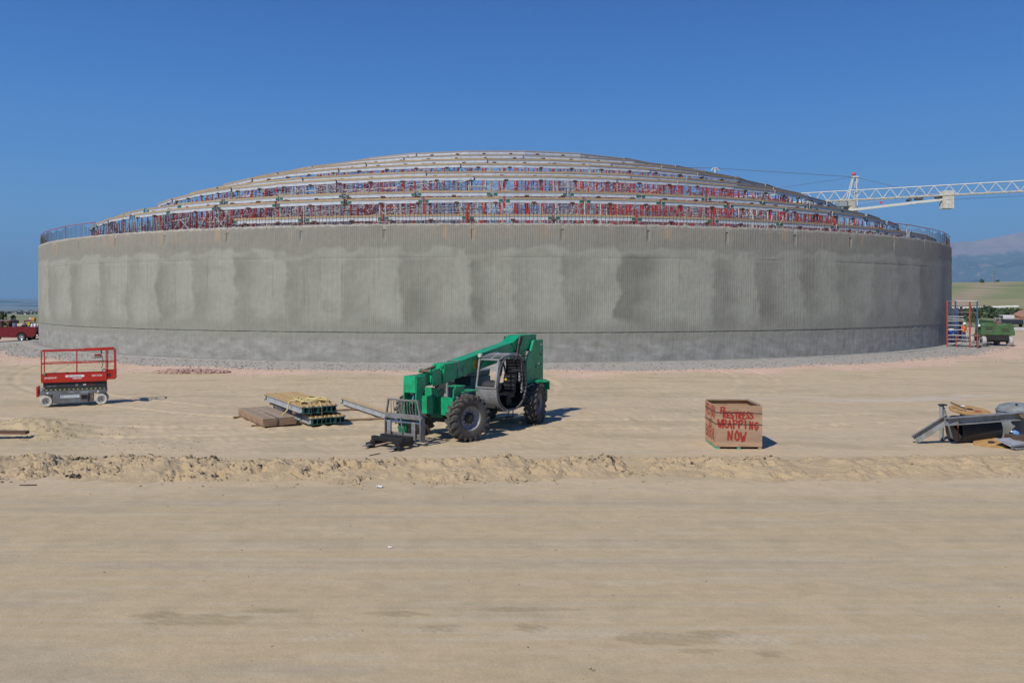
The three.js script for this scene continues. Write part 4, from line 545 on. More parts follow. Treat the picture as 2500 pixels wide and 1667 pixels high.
// ---------------------------------------------------------------- plywood crate with sprayed writing
{
  const cr = thing('plywood_crate', 'open plywood crate on green pallet feet with red sprayed writing', 'crate', [6.28, 0, -23.47], .0);
  const ply = wood(lin(.54, .385, .29)), ply2 = wood(lin(.60, .41, .28)), P = (n, l, m, lab, par = cr) => mesh(n, l, m, par, lab), S = .64, D = .64, b = .095, H = 1.135, t = .022;
  const front = P('front_panel', [rbox(2 * S, H, t, 0, b + H / 2, D - t / 2, .004)], ply), left = P('side_panel', [rbox(t, H, 2 * D - 2 * t, -S + t / 2, b + H / 2, 0, .004)], ply2, 'left side with red sprayed writing');
  P('side_panel', [rbox(t, H, 2 * D - 2 * t, S - t / 2, b + H / 2, 0, .004)], ply); P('back_panel', [rbox(2 * S, H, t, 0, b + H / 2, -D + t / 2, .004)], ply2); P('floor', [rbox(2 * S - .05, .02, 2 * D - .05, 0, b + .012, 0, .004)], ply);
  for (const [x, z, w, d] of [[0, -D + .065, 2 * S - .04, .085], [S - .065, 0, .085, 2 * D - .2]]) P('top_cleat', [rbox(w, .035, d, x, b + H + .0185, z, .006)], wood(lin(.44, .34, .25)));
  P('timber_offcuts', [rbox(1.15, .30, 1.05, .02, b + H - .30, -.03, .02)], wood(lin(.55, .33, .12)), 'orange timber packed inside');
  for (const y of [b + H - .205, b + H - .52]) P('strap', [rbar([-S - .003, y + .02, D + .003], [S + .003, y - .012, D + .003], .004, .02, .001), rbar([-S - .003, y + .035, -D], [-S - .003, y + .02, D + .003], .004, .02, .001)], M({ color: lin(.03, .025, .025), roughness: .6 }), 'black steel strap');
  [-.58, 0, .585].forEach((x, i) => P('runner', [rbox(.10, .09, 2 * D - .02, x, .045, 0, .008)], i < 2 ? paint(lin(.12, .42, .27), .8) : wood(lin(.42, .34, .22)), i < 2 ? 'green pallet runner' : 'bare pallet runner'));
  // hand-drawn capitals as spray strokes: each letter a few polylines in a unit box
  const A = { P: [[0, 0, 0, 1], [0, 0, .5, -.04, .85, .18, .6, .45, 0, .52]], R: [[0, 0, .04, 1], [0, 0, .6, 0, .8, .22, .5, .46, .05, .5, .85, 1]], E: [[.8, 0, .1, .05, .1, .95, .85, .95], [.1, .5, .7, .46]], S: [[.85, .08, .4, 0, .1, .22, .5, .46, .85, .7, .5, .98, .05, .9]], T: [[0, .05, .9, .0], [.48, .02, .45, 1]], W: [[0, 0, .2, 1, .45, .4, .62, 1, .95, 0]], A: [[0, 1, .42, 0, .85, 1], [.18, .62, .72, .58]], I: [[.4, 0, .4, 1]], N: [[.05, 1, .1, 0, .7, 1, .85, 0]], G: [[.85, .15, .5, 0, .1, .3, .15, .8, .5, 1, .8, .85, .8, .55, .55, .55]], O: [[.45, 0, .1, .3, .15, .8, .5, 1, .85, .75, .85, .3, .5, .0]], L: [[.1, 0, .1, .98, .8, .95]] };
  function spray(g, word, x, y, w, h, lw, slope = 0, jit = .05) {
    const cw = w / word.length; g.lineCap = g.lineJoin = 'round';
    for (const [k, ch] of [...word].entries()) { const ox = x + k * cw, oy = y + slope * k + rr(-.01, .01); for (const s of A[ch]) for (const [wd, al] of [[lw * 1.9, .16], [lw * 1.35, .3], [lw * .85, .55]]) { g.strokeStyle = `rgba(165,20,20,${al})`; g.lineWidth = wd; g.beginPath(); for (let i = 0; i < s.length; i += 2) { const X = ox + s[i] * cw * .82 + (hash2(k * 7 + i, word.length, 3) - .5) * .022, Y = oy + s[i + 1] * h + (hash2(k * 5 + i, word.length, 8) - .5) * .03; i ? g.lineTo(X, Y) : g.moveTo(X, Y); } g.stroke(); } }
  }
  decal('sprayed_writing', 1.24, 1.1, (g) => { spray(g, 'P', .12, .03, .15, .16, .032); spray(g, 'RESTRESS', .18, .15, .86, .17, .036, .003); spray(g, 'WRAPPING', .03, .36, 1.16, .21, .036, .010); spray(g, 'NOW', .31, .68, .54, .25, .038, .01); }, front, [0, b + H / 2 - .005, D + .0015], [0, 0, 0], 420, .8);
  decal('sprayed_writing', 1.2, 1.1, (g) => { spray(g, 'PELIGRO', .10, .04, 1.05, .30, .032, .0); spray(g, 'NO', .46, .42, .34, .20, .032, .0); spray(g, 'ENTRAR', .08, .66, 1.0, .30, .032, .0); }, left, [-S - .0015, b + H / 2, 0], [0, -Math.PI / 2, 0], 420, .8);
}
// ---------------------------------------------------------------- beam bundles, plywood stack and loose timber
const beamAlu = M({ color: lin(.52, .55, .60), roughness: .4, metalness: .35, map: wearMap }), teal = dusty(lin(.015, .085, .075), .6), pine = wood(lin(.62, .44, .20)), pine2 = wood(lin(.68, .52, .29)), plyEdge = wood(lin(.44, .31, .235)), plyTop = wood(lin(.45, .36, .285));
function formBeam(parent, L, top, name = 'beam') { // aluminium joist with a timber strip and teal-painted ends, lying along x
  const prof = [[-.075, 0], [.075, 0], [.075, .02], [.014, .034], [.014, .17], [.065, .185], [.065, .205], [-.065, .205], [-.065, .185], [-.014, .17], [-.014, .034], [-.075, .02]];
  const b = mesh(name, [plate(prof, L, 0).rotateY(Math.PI / 2)], beamAlu, parent); mesh('timber_strip', [rbox(L - .04, .05, .085, 0, .232, 0, .01)], top, b); for (const s of [-1, 1]) mesh('painted_end', [plate(prof.map(([x, y]) => [x * 1.03, .004 + y * .97]), .16, 0).rotateY(Math.PI / 2).scale(1, 1, 1.02).translate(s * (L / 2 - .075), 0, 0)], teal, b); return b;
}
{
  const TH0 = -1.01, ux = Math.cos(TH0), uz = -Math.sin(TH0);              // local +x of a bundle points to its near end
  const beams = (label, x, z, y, n, L) => { const o = thing('beam_bundle', label, 'beam bundle', [x, y, z], TH0, 'stacked bundles of formwork beams'); for (let k = 0; k < n; k++) { const b = formBeam(o, L, rnd() < .5 ? pine : pine2); b.position.set(rr(-.05, .05), rr(0, .004), (k - (n - 1) / 2) * .155); } return o; };
  const cx = -7.45, cz = -28.93, L = 4.4;
  [[1.35, .045, 1.45, 'near timber bearer on the sand under the lower beam bundle'], [-1.4, .045, 1.45, 'rear timber bearer on the sand under the lower beam bundle'], [1.35, .40, 1.3, 'near timber bearer pressed between the two beam bundles'], [-1.4, .40, 1.3, 'rear timber bearer pressed between the two beam bundles']].forEach(([s, y, w, l]) => { const o = mesh('timber_block', [rbox(.10, .088, w, 0, 0, 0, .008)], wood(lin(.40, .29, .18))); tag(o, l, 'bearer', 'bearers of the beam bundles'); o.position.set(cx + ux * s, y, cz + uz * s); o.rotation.y = TH0; });
  beams('lower bundle of aluminium beams with teal ends, resting on the sand', cx + .28, cz + .02, .09, 8, L); beams('upper bundle of aluminium beams with bright timber strips, topped by yellow strap', cx, cz, .445, 8, L);
  const strap = M({ color: lin(.62, .52, .24), roughness: .8, map: dustMap });
  const st = thing('webbing_strap', 'pale yellow webbing strap heaped and hanging over the upper beam bundle', 'strap', [cx + ux * 1.25, .445 + .26, cz + uz * 1.25], TH0 + Math.PI);
  const loop = []; for (let i = 0; i < 60; i++) { const t = i / 60; loop.push([.55 * Math.sin(i * .9) * (1 - t * .3) + rr(-.08, .08), .03 + .09 * Math.abs(Math.sin(i * 2.1)) * rnd() + .03, .45 * Math.cos(i * .55) + rr(-.06, .06)]); }
  mesh('heap', [pipe(loop, .022, 5, 260)], strap, st); mesh('hanging_end', [pipe([[-.5, .05, .1], [-.84, .02, .05], [-.92, -.2, .05], [-.93, -.42, .06], [-.95, -.50, .0], [-1.0, -.6, .05], [-.95, -.66, .12], [-.93, -.56, .16], [-.93, -.47, .1]], .024, 5, 70)], strap, st); mesh('trailing_end', [pipe([[.1, .06, -.3], [.35, .03, -.62], [.3, -.25, -.72], [.2, -.42, -.95], [.3, -.5, -1.3], [.2, -.5, -1.7]], .024, 5, 60)], strap, st); mesh('hook_end', [pipe([[-.5, .05, -.25], [-.86, .0, -.28], [-.92, -.2, -.3], [-.95, -.35, -.32]], .012, 5, 30)], dusty(lin(.5, .5, .48)), st);
  // plywood stack at the left of the bundles
  const ps = thing('plywood_stack', 'low stack of weathered brown plywood sheets beside the beam bundles', 'plywood', [-8.42, .05, -28.25], -1.0, null);
  for (let k = 0; k < 4; k++) mesh('sheet', [rbox(3.1, .052, 1.06, rr(-.015, .015), .035 + k * .066, rr(-.012, .012), .004)], k === 3 ? plyTop : plyEdge, ps).rotation.y = rr(-.006, .006);
  mesh('band', [bar([1.575, .0, .1], [1.575, .275, .1], .004, .02), bar([.2, .272, .1], [1.575, .272, .1], .02, .004)], M({ color: lin(.05, .05, .055), roughness: .6 }), ps);
  for (const [x, z, a, w] of [[-9.2, -29.3, .55, 'rear'], [-7.95, -27.35, .55, 'near']].map((q) => q)) { const o = mesh('timber_block', [rbox(1.35, .05, .10, 0, .025, 0, .006)], wood(lin(.33, .22, .15))); tag(o, w + ' brown bearer sticking out under the plywood stack', 'bearer', 'bearers under the plywood'); o.position.set(x, .002, z); o.rotation.y = a; }
  // lone beam and the two boards it rests on
  const lb = thing('formwork_beam', 'single aluminium beam with pale timber top lying across two boards', 'beam', [-5.42, .06, -30.38], -1.04); formBeam(lb, 5.0, pine2);
  for (const [x0, z0, x1, z1, l] of [[-6.75, -30.75, -5.35, -31.35, 'brown board under the far end of the single beam'], [-5.85, -28.3, -4.2, -28.75, 'brown board under the near half of the single beam']]) { const o = mesh('loose_board', [rbar([x0, .03, z0], [x1, .03, z1], .14, .045, .006)], wood(lin(.36, .25, .16))); tag(o, l, 'board', 'boards under the single beam'); }
  // long plank at the far left, propped clear of the sand
  const pl = mesh('long_plank', [rbar([-17.2, .26, -24.5], [-14.35, .23, -24.45], .20, .09, .008)], wood(lin(.17, .10, .07))); tag(pl, 'dark brown timber plank propped just above the sand', 'plank');
  const pr = mesh('plank_prop', [rbox(.3, .2, .3, -16.4, .09, -24.5, .02)], wood(lin(.3, .2, .12))); tag(pr, 'short timber block holding up the dark plank', 'block');
}
// ---------------------------------------------------------------- scrap heap on the right
{
  const st = dusty(lin(.30, .32, .34), .5, { metalness: .3 }), dk = dusty(lin(.022, .022, .026), .7), plyw = wood(lin(.58, .38, .17)), galv = dusty(lin(.22, .25, .28), .65);
  const channel = (a, b, w, h, open = 1) => { const [m, L] = frameAt(P3(a), P3(b)); return [box(w, .016, L, 0, h / 2, 0), box(.014, h - .034, L, -open * (w / 2 - .007), 0, 0), box(w, .016, L, 0, -h / 2, 0)].map((g) => soup(g).applyMatrix4(m)); };
  const fr = thing('channel_iron_skid', 'bent grey steel channel frame, one leg sloping down to the sand', 'skid', [0, 0, 0]);
  mesh('sloping_leg', channel([11.62, .12, -23.85], [12.42, .80, -23.45], .14, .24, -1), st, fr); mesh('horizontal_channel', channel([12.25, .72, -23.3], [15.6, .86, -23.9], .16, .20, -1), st, fr); mesh('gusset', [plate([[0, 0], [.35, .02], [.3, .22], [.05, .2]], .02).translate(12.3, .62, -23.37)], st, fr); mesh('foot_bolt', [cyl(.04, .06, 8).translate(11.66, .14, -23.74)], galv, fr);
  const br = thing('steel_bracket', 'short upright steel bracket with dark top standing behind the channel frame', 'bracket', [12.62, .0, -24.2], .3); mesh('web', [rbox(.10, 1.06, .02, 0, .53, 0, .004), rbox(.02, 1.06, .12, -.06, .53, 0, .004)], dusty(lin(.30, .34, .32)), br); mesh('top_plate', [rbox(.2, .04, .16, 0, 1.08, 0, .006)], dk, br); mesh('brace', [rbar([.05, 1.0, 0], [.32, .02, .05], .06, .03)], st, br);
  const dr = thing('steel_drum', 'black open steel drum lying on its side under the channel', 'drum', [13.45, .40, -24.05], .12); mesh('shell', [lathe([[.385, -.62], [.40, -.62], [.40, -.3], [.412, -.28], [.40, -.26], [.40, .26], [.412, .28], [.40, .3], [.40, .62], [.385, .62], [.385, -.62]], 40).rotateZ(Math.PI / 2)], dk, dr); mesh('end_plate', [cyl(.384, .02, 36).rotateZ(Math.PI / 2).translate(.5, 0, 0)], dk, dr); mesh('rim_bar', [rbar([-.64, .33, .2], [-.66, -.3, .26], .03)], dusty(lin(.22, .07, .05)), dr);
  const disc = (name, label, p, r, rx, rz, m, t = .07) => { const o = thing(name, label, 'reel flange', p); const d = mesh('disc', [lathe([[.04, t], [r - .01, t], [r, t - .01], [r, .01], [r - .01, 0], [.04, 0]], 44)], m, o); mesh('hub_plate', [cyl(.09, .02, 16).translate(0, t + .008, 0)], dk, o); o.rotation.set(rx, .4, rz); return o; };
  const d1 = disc('wooden_reel_flange', 'round orange plywood reel flange lying on top of the scrap heap', [13.72, .80, -24.75], .56, .16, -.05, plyw);
  mesh('red_label', [cyl(.11, .006, 18).scale(1.3, 1, .6).translate(.05, .078, .22)], M({ color: lin(.36, .06, .05), roughness: .7 }), d1, 'faded red patch'); mesh('white_label', [rbox(.22, .006, .09, .12, .076, -.36, .002)], M({ color: lin(.8, .8, .8), roughness: .6 }), d1, 'white paper label');
  disc('wooden_reel_flange', 'round plywood reel flange leaning against the black drum', [13.62, .05, -23.45], .46, .06, .14, plyw, .06);
  const rod1 = mesh('iron_bar', [rod([13.15, 1.08, -24.75], [13.45, .92, -24.45], .025, 6)], dusty(lin(.14, .09, .07))); tag(rod1, 'short rusty iron bar lying on the upper reel flange', 'iron bar');
  const sup = thing('timber_cribbing', 'dark timber blocks stacked under the upper reel flange', 'cribbing', [13.75, 0, -24.75]); for (let k = 0; k < 4; k++) mesh('block', [rbox(.8, .18, .16, 0, .095 + k * .19, k % 2 ? .2 : -.2, .01)], wood(lin(.13, .09, .07)), sup);
  const sh = thing('sheet_metal', 'light grey bent sheet metal panel lying at the front of the scrap heap', 'sheet metal', [14.05, .16, -23.05], .35); mesh('panel', [rot(rbox(.95, .014, .62, 0, 0, 0, .004), .32, .15, -.08)], dusty(lin(.44, .47, .53), .45, { metalness: .2 }), sh); mesh('lip', [rot(rbox(.95, .09, .014, 0, -.04, .31, .004), .32, .15, -.08)], dusty(lin(.20, .20, .20)), sh);
  const ch = mesh('channel_offcut', channel([13.72, .08, -22.62], [14.85, .14, -23.05], .10, .14, -1), st); tag(ch, 'short light grey channel offcut on the sand, lowest of the scrap', 'channel');
  const dm = thing('galvanised_tub', 'upturned grey galvanised tub on the right end of the scrap heap', 'tub', [15.05, .0, -24.6]); mesh('shell', [lathe([[.52, .0], [.55, .06], [.55, .88], [.48, 1.0], [.30, 1.07], [.0, 1.09]], 40)], galv, dm); mesh('rim', [soup(new THREE.TorusGeometry(.555, .02, 6, 40)).rotateX(Math.PI / 2).translate(0, .86, 0)], galv, dm); mesh('knob', [cyl(.03, .05, 8).translate(-.2, 1.08, .3)], dk, dm);
  const gp = thing('rag_bundle', 'brown canvas sheet draped over the right end of the channel frame', 'canvas', [14.95, .72, -23.75]); { const g = new THREE.PlaneGeometry(.9, .6, 24, 16).rotateX(-Math.PI / 2); const p = g.attributes.position; for (let i = 0; i < p.count; i++) { const x = p.getX(i), z = p.getZ(i); p.setY(i, .2 - .9 * z * z - .25 * x * x + .05 * n2(x * 5, z * 5)); } g.computeVertexNormals(); const g2 = g.clone().translate(0, -.012, 0); mesh('cloth', [g, g2], dusty(lin(.12, .09, .06), .95, { side: THREE.DoubleSide }), gp); }
  const jug = thing('plastic_jug', 'small blue and white plastic jug among the scrap', 'jug', [14.35, .35, -23.45], .3); mesh('body', [lathe([[0, 0], [.10, .0], [.11, .03], [.11, .17], [.06, .24], [.03, .26], [.03, .3], [0, .3]], 20)], M({ color: lin(.14, .30, .58), roughness: .4 }), jug); mesh('cap', [cyl(.035, .03, 12).translate(0, .31, 0)], M({ color: lin(.75, .78, .8), roughness: .5 }), jug); jug.rotation.z = 1.2; jug.scale.setScalar(.7);
  const jb = mesh('timber_offcut', [rbox(.45, .32, .4, 14.35, .165, -23.5, .02)], wood(lin(.14, .1, .08))); tag(jb, 'dark timber offcut under the blue jug in the scrap', 'offcut');
  const wf = mesh('rope_scrap', [pipe([[12.55, .03, -23.75], [12.75, .04, -23.9], [12.95, .03, -23.85], [13.1, .04, -24.0]], .02)], M({ color: lin(.45, .42, .36), roughness: .9 })); tag(wf, 'pale twist of rope on the sand beside the black drum', 'rope');
}
// small litter on the sand
{
  const paper = M({ color: lin(.75, .75, .74), roughness: .8 });
  for (const [x, z, l] of [[-2.95, -18.35, 'crumpled white paper scrap at the foot of the sand windrow'], [-2.05, -13.9, 'small torn white paper scrap out on the open haul road']]) { const g = new THREE.PlaneGeometry(.14, .09, 6, 5).rotateX(-Math.PI / 2), p = g.attributes.position; for (let i = 0; i < p.count; i++) p.setY(i, .03 + .025 * n2(p.getX(i) * 22 + x, p.getZ(i) * 22)); g.computeVertexNormals(); const o = mesh('paper_scrap', [g, g.clone().translate(0, -.003, 0)], paper); o.position.set(x, groundH(x, z), z); if (z > -15) o.scale.setScalar(.55); tag(o, l, 'litter'); }
  for (const [x, z, a, l] of [[-10.9, -18.6, .1, 'thin stick lying flat at the foot of the windrow'], [-3.7, -22.1, 1.0, 'dark twig lying on the sand between windrow and forks']]) { const o = mesh('stick', [rod([-.18, .015, 0], [.2, .02, .04], .012, 5)], wood(lin(.12, .08, .06))); o.position.set(x, groundH(x, z), z); o.rotation.y = a; tag(o, l, 'stick'); }
}
// ---------------------------------------------------------------- red pickup at the left of the tank
{
  const gx = -48.6, gz = -80.6, tk = thing('pickup_truck', 'dark red pickup truck with its bed full of bottles and tools', 'pickup truck', [gx, groundH(gx, gz), gz], .03);
  const red = M({ color: lin(.17, .010, .014), roughness: .28, map: wearMap }), dk = M({ color: lin(.012, .012, .013), roughness: .8 }), ch = M({ color: lin(.55, .55, .56), roughness: .25, metalness: .8 }), rub = dusty(lin(.03, .03, .03), .9);
  const P = (n, l, m, lab, par = tk) => mesh(n, l, m, par, lab);
  const arch = (s, x, r) => { s.lineTo(x + r, .42); s.absarc(x, .42, r, 0, Math.PI, false); s.lineTo(x - r, .42); };
  const body = (z) => { const s = new THREE.Shape(); s.moveTo(2.55, .55); s.lineTo(2.6, 1.05); s.lineTo(2.55, 1.42); s.lineTo(.0, 1.42); s.lineTo(-3.0, 1.22); s.lineTo(-3.12, 1.0); s.lineTo(-3.12, .5); s.lineTo(-2.62, .42); s.absarc(-2.15, .42, .47, Math.PI, 0, true); s.lineTo(.72, .38); s.absarc(1.2, .42, .48, Math.PI, 0, true); s.lineTo(2.3, .46); return shapeGeo(s, .10, .03, 10).translate(0, 0, z); };
  P('body_side', [body(.86)], red, 'near side panel'); P('body_side', [body(-.86)], red); P('tailgate', [rbox(.07, .72, 1.66, 2.53, 1.03, 0, .02)], red); P('rear_bumper', [rbox(.14, .18, 1.8, 2.68, .56, 0, .03)], ch); P('bed_floor', [rbox(2.5, .05, 1.64, 1.28, .80, 0, .01)], dk); P('hood', [rbox(1.2, .08, 1.66, -2.45, 1.24, 0, .04)], red); P('grille', [rbox(.06, .55, 1.66, -3.12, .8, 0, .02)], ch); P('chassis', [rbox(5.2, .2, 1.2, -.2, .55, 0, .03)], dk);
  const cab = P('cab', [rbox(1.9, .07, 1.5, -.95, 2.02, 0, .03), rbox(.07, .65, 1.55, .0, 1.72, 0, .02), rbar([-1.75, 1.4, .8], [-1.45, 2.0, .72], .06), rbar([-1.75, 1.4, -.8], [-1.45, 2.0, -.72], .06), rbar([-.75, 1.4, .82], [-.75, 2.0, .74], .1, .05), rbar([-.02, 1.4, .82], [-.06, 2.0, .74], .14, .05)], red); const glass = M({ color: lin(.03, .035, .04), roughness: .08 }); P('side_window', [rbox(.8, .5, .02, -1.2, 1.72, .77, .01)], glass, null, cab); P('windscreen', [rbar([-1.72, 1.45, 0], [-1.48, 1.98, 0], 1.45, .02)], glass, null, cab); P('rear_window', [rbox(.02, .4, 1.2, .045, 1.75, 0, .005)], glass, null, cab);
  P('door_seam', [rbox(.012, .85, .012, -.05, .95, .912, .003)], dk); P('fuel_cap', [cyl(.07, .012, 16).rotateX(Math.PI / 2).translate(.45, 1.12, .912)], red);
  for (const x of [1.2, -2.15]) for (const z of [.82, -.82]) { const w = P('wheel', [lathe([[.22, -.12], [.36, -.13], [.41, -.09], [.41, .09], [.36, .13], [.22, .12]], 32).rotateX(Math.PI / 2)], rub); w.position.set(x, .41, z); const r = P('rim', [lathe([[0, .06], [.06, .06], [.08, .03], [.18, .04], [.23, .10]], 24).rotateX(Math.PI / 2)], ch, null, w); if (z < 0) r.rotation.y = Math.PI; }
  const by = 1.02, put = (name, label, cat, x, z, geos, grp) => { const o = thing(name, label, cat, [gx + x * Math.cos(.03) + z * Math.sin(.03), tk.position.y + .826, gz - x * Math.sin(.03) + z * Math.cos(.03)], 0, grp); for (const [n, l, m] of geos) mesh(n, l, m, o); return o; };
  const bottle = (c, cap) => [['body', [lathe([[0, 0], [.11, 0], [.12, .03], [.12, .75], [.06, .88], [.035, .92], [0, .92]], 16)], M({ color: c, roughness: .45 })], ['valve', [cyl(.035, .10, 8).translate(0, .95, 0)], cap]];
  put('barrel', 'blue grey plastic barrel standing behind the pickup cab', 'barrel', .28, .35, [['body', [lathe([[0, 0], [.27, 0], [.29, .1], [.29, .85], [.25, .95], [0, .95]], 20)], M({ color: lin(.10, .14, .22), roughness: .5 })], ['lid', [cyl(.26, .03, 18).translate(0, .96, 0)], dk]]);
  put('cool_box', 'pale pink and white box on the load in the pickup bed', 'box', .82, .3, [['stand', [box(.5, .62, .5, 0, .31, 0)], M({ color: lin(.05, .05, .05) })], ['body', [rbox(.58, .26, .4, 0, .76, 0, .03)], M({ color: lin(.62, .40, .42), roughness: .6 })]]);
  put('gas_bottle', 'green gas bottle with yellow top in the pickup bed', 'gas bottle', 1.68, .45, [['body', [cyl(.13, .75, 14).translate(0, .375, 0)], M({ color: lin(.05, .20, .19), roughness: .5 })], ['collar', [cyl(.14, .28, 14, .10).translate(0, .89, 0)], M({ color: lin(.62, .40, .02), roughness: .5 })]]);
  for (const [x, z] of [[1.98, .5], [2.12, .35], [2.30, .5], [2.42, .35]]) put('gas_bottle', 'slim white gas bottle standing at the tail end of the pickup bed', 'gas bottle', x, z, bottle(lin(.6, .62, .64), dk), 'white bottles in the pickup bed');
  put('tool_rack', 'dark red and yellow tool rack across the middle of the pickup bed', 'rack', 1.35, -.3, [['frame', [bar([-.5, 0, 0], [-.5, 1.15, 0], .06), bar([.5, 0, 0], [.5, 1.25, 0], .06), bar([-.55, 1.12, 0], [.55, 1.2, 0], .14)], M({ color: lin(.14, .02, .02), roughness: .6 })], ['box', [rbox(.35, .3, .35, .35, 1.3, 0, .03)], M({ color: lin(.5, .28, .03), roughness: .6 })], ['bag', [soup(new THREE.IcosahedronGeometry(.13, 1)).translate(.05, 1.32, 0)], M({ color: lin(.6, .52, .5), roughness: .8 })]]);
  put('hose_reel', 'dark green coiled hose in the pickup bed', 'hose', 1.15, .4, [['coil', [soup(new THREE.TorusGeometry(.22, .07, 8, 20)).rotateX(.5).translate(0, .55, 0), box(.3, .5, .3, 0, .25, 0)], M({ color: lin(.04, .07, .04), roughness: .7 })]]);
}
// ---------------------------------------------------------------- right of the tank: scaffold bay, worker, boom lift
{
  const red = paint(lin(.42, .07, .05), .6), blue = paint(lin(.04, .13, .28), .6), galv = M({ color: lin(.50, .51, .52), roughness: .5, metalness: .3, map: wearMap });
  const sc = thing('access_scaffold', 'red and blue access scaffold with pale rails beside the tank wall', 'scaffold', [37.6, 0, -68.95], -.5), P = (n, l, m, lab, par = sc) => mesh(n, l, m, par, lab), H = 3.95, W = 1.1, D = .75;
  for (const [x, z, m] of [[-W, D, red], [-W * .45, -D, blue], [W * .5, D, red], [W, -D, blue]]) P('standard', [rod([x, 0, z], [x, H, z], .065, 8)], m, m === red ? 'red upright' : 'blue upright');
  P('lower_standard', [rod([W, 0, D], [W, 1.4, D], .055, 8)], red, 'short red upright'); P('lower_standard', [rod([-W * .4, 0, D], [-W * .4, 1.1, D], .05, 8)], red, 'short red upright');
  for (const y of [.12, .45, .78, 1.12, 1.55, 1.95, 2.3, 2.5, 2.68]) P('rail', [rod([-W, y, D], [y < 1.2 ? W * (.5 + .8 * rnd()) : W * .1, y + rr(-.02, .06), D + .02], .032, 6)], galv);
  for (const y of [3.0, 3.55, H]) P('ledger', [rod([-W, y, D], [-W * .45, y, -D], .03, 6), rod([-W * .45, y, -D], [W, y, -D], .035, 6)], y === H ? galv : dusty(lin(.2, .2, .2)));
  P('raker', [rod([W * .48, 3.9, D], [W * .85, 2.3, 0], .035, 6), rod([W * .85, 2.3, 0], [W * 1.0, 1.4, 0], .035, 6)], dusty(lin(.15, .07, .06))); P('board_deck', [rbox(2.4, .05, 1.2, .1, 1.10, 0, .01)], wood(lin(.34, .26, .18)));
  const ck = thing('water_cooler', 'blue drinks cooler with white lid standing on the scaffold deck', 'cooler', [36.72, 1.132, -69.05]); mesh('body', [lathe([[0, 0], [.20, 0], [.24, .45], [0, .45]], 20)], M({ color: lin(.02, .07, .36), roughness: .45 }), ck); mesh('lid', [lathe([[0, .0], [.26, 0], [.26, .06], [0, .09]], 20).translate(0, .452, 0)], M({ color: lin(.8, .8, .8), roughness: .5 }), ck); mesh('tap', [rbox(.05, .05, .08, .05, .1, .23, .01)], M({ color: lin(.7, .7, .7) }), ck);
  // low pallets and dark mats on the ground by the scaffold
  const pal = thing('timber_pallet', 'flat timber pallet with dark sheeting on the ground at the scaffold foot', 'pallet', [39.6, .0, -70.6], -.1); for (let k = 0; k < 5; k++) mesh('slat', [rbox(2.2, .03, .14, 0, .13, -.4 + k * .2, .005)], wood(lin(.33, .26, .19)), pal); for (const x of [-.9, 0, .9]) mesh('runner', [rbox(.09, .11, 1.0, x, .058, 0, .006)], wood(lin(.22, .17, .12)), pal); mesh('sheeting', [rbox(1.0, .02, .7, .5, .158, .1, .005)], M({ color: lin(.02, .02, .022), roughness: .6 }), pal);
  const rk = thing('site_board', 'tall pale panel with red edge standing behind the scaffold', 'panel', [41.45, 0, -77.5]); mesh('panel', [rbox(1.0, 3.2, .08, 0, 1.6, 0, .01)], M({ color: lin(.62, .64, .66), roughness: .6, map: dustMap }), rk); mesh('red_edge', [rbox(.14, 3.2, .10, .58, 1.6, 0, .01)], dusty(lin(.40, .10, .09)), rk); mesh('dark_post', [rbox(.18, 3.4, .2, .78, 1.7, -.1, .01)], dusty(lin(.05, .06, .1)), rk);
}
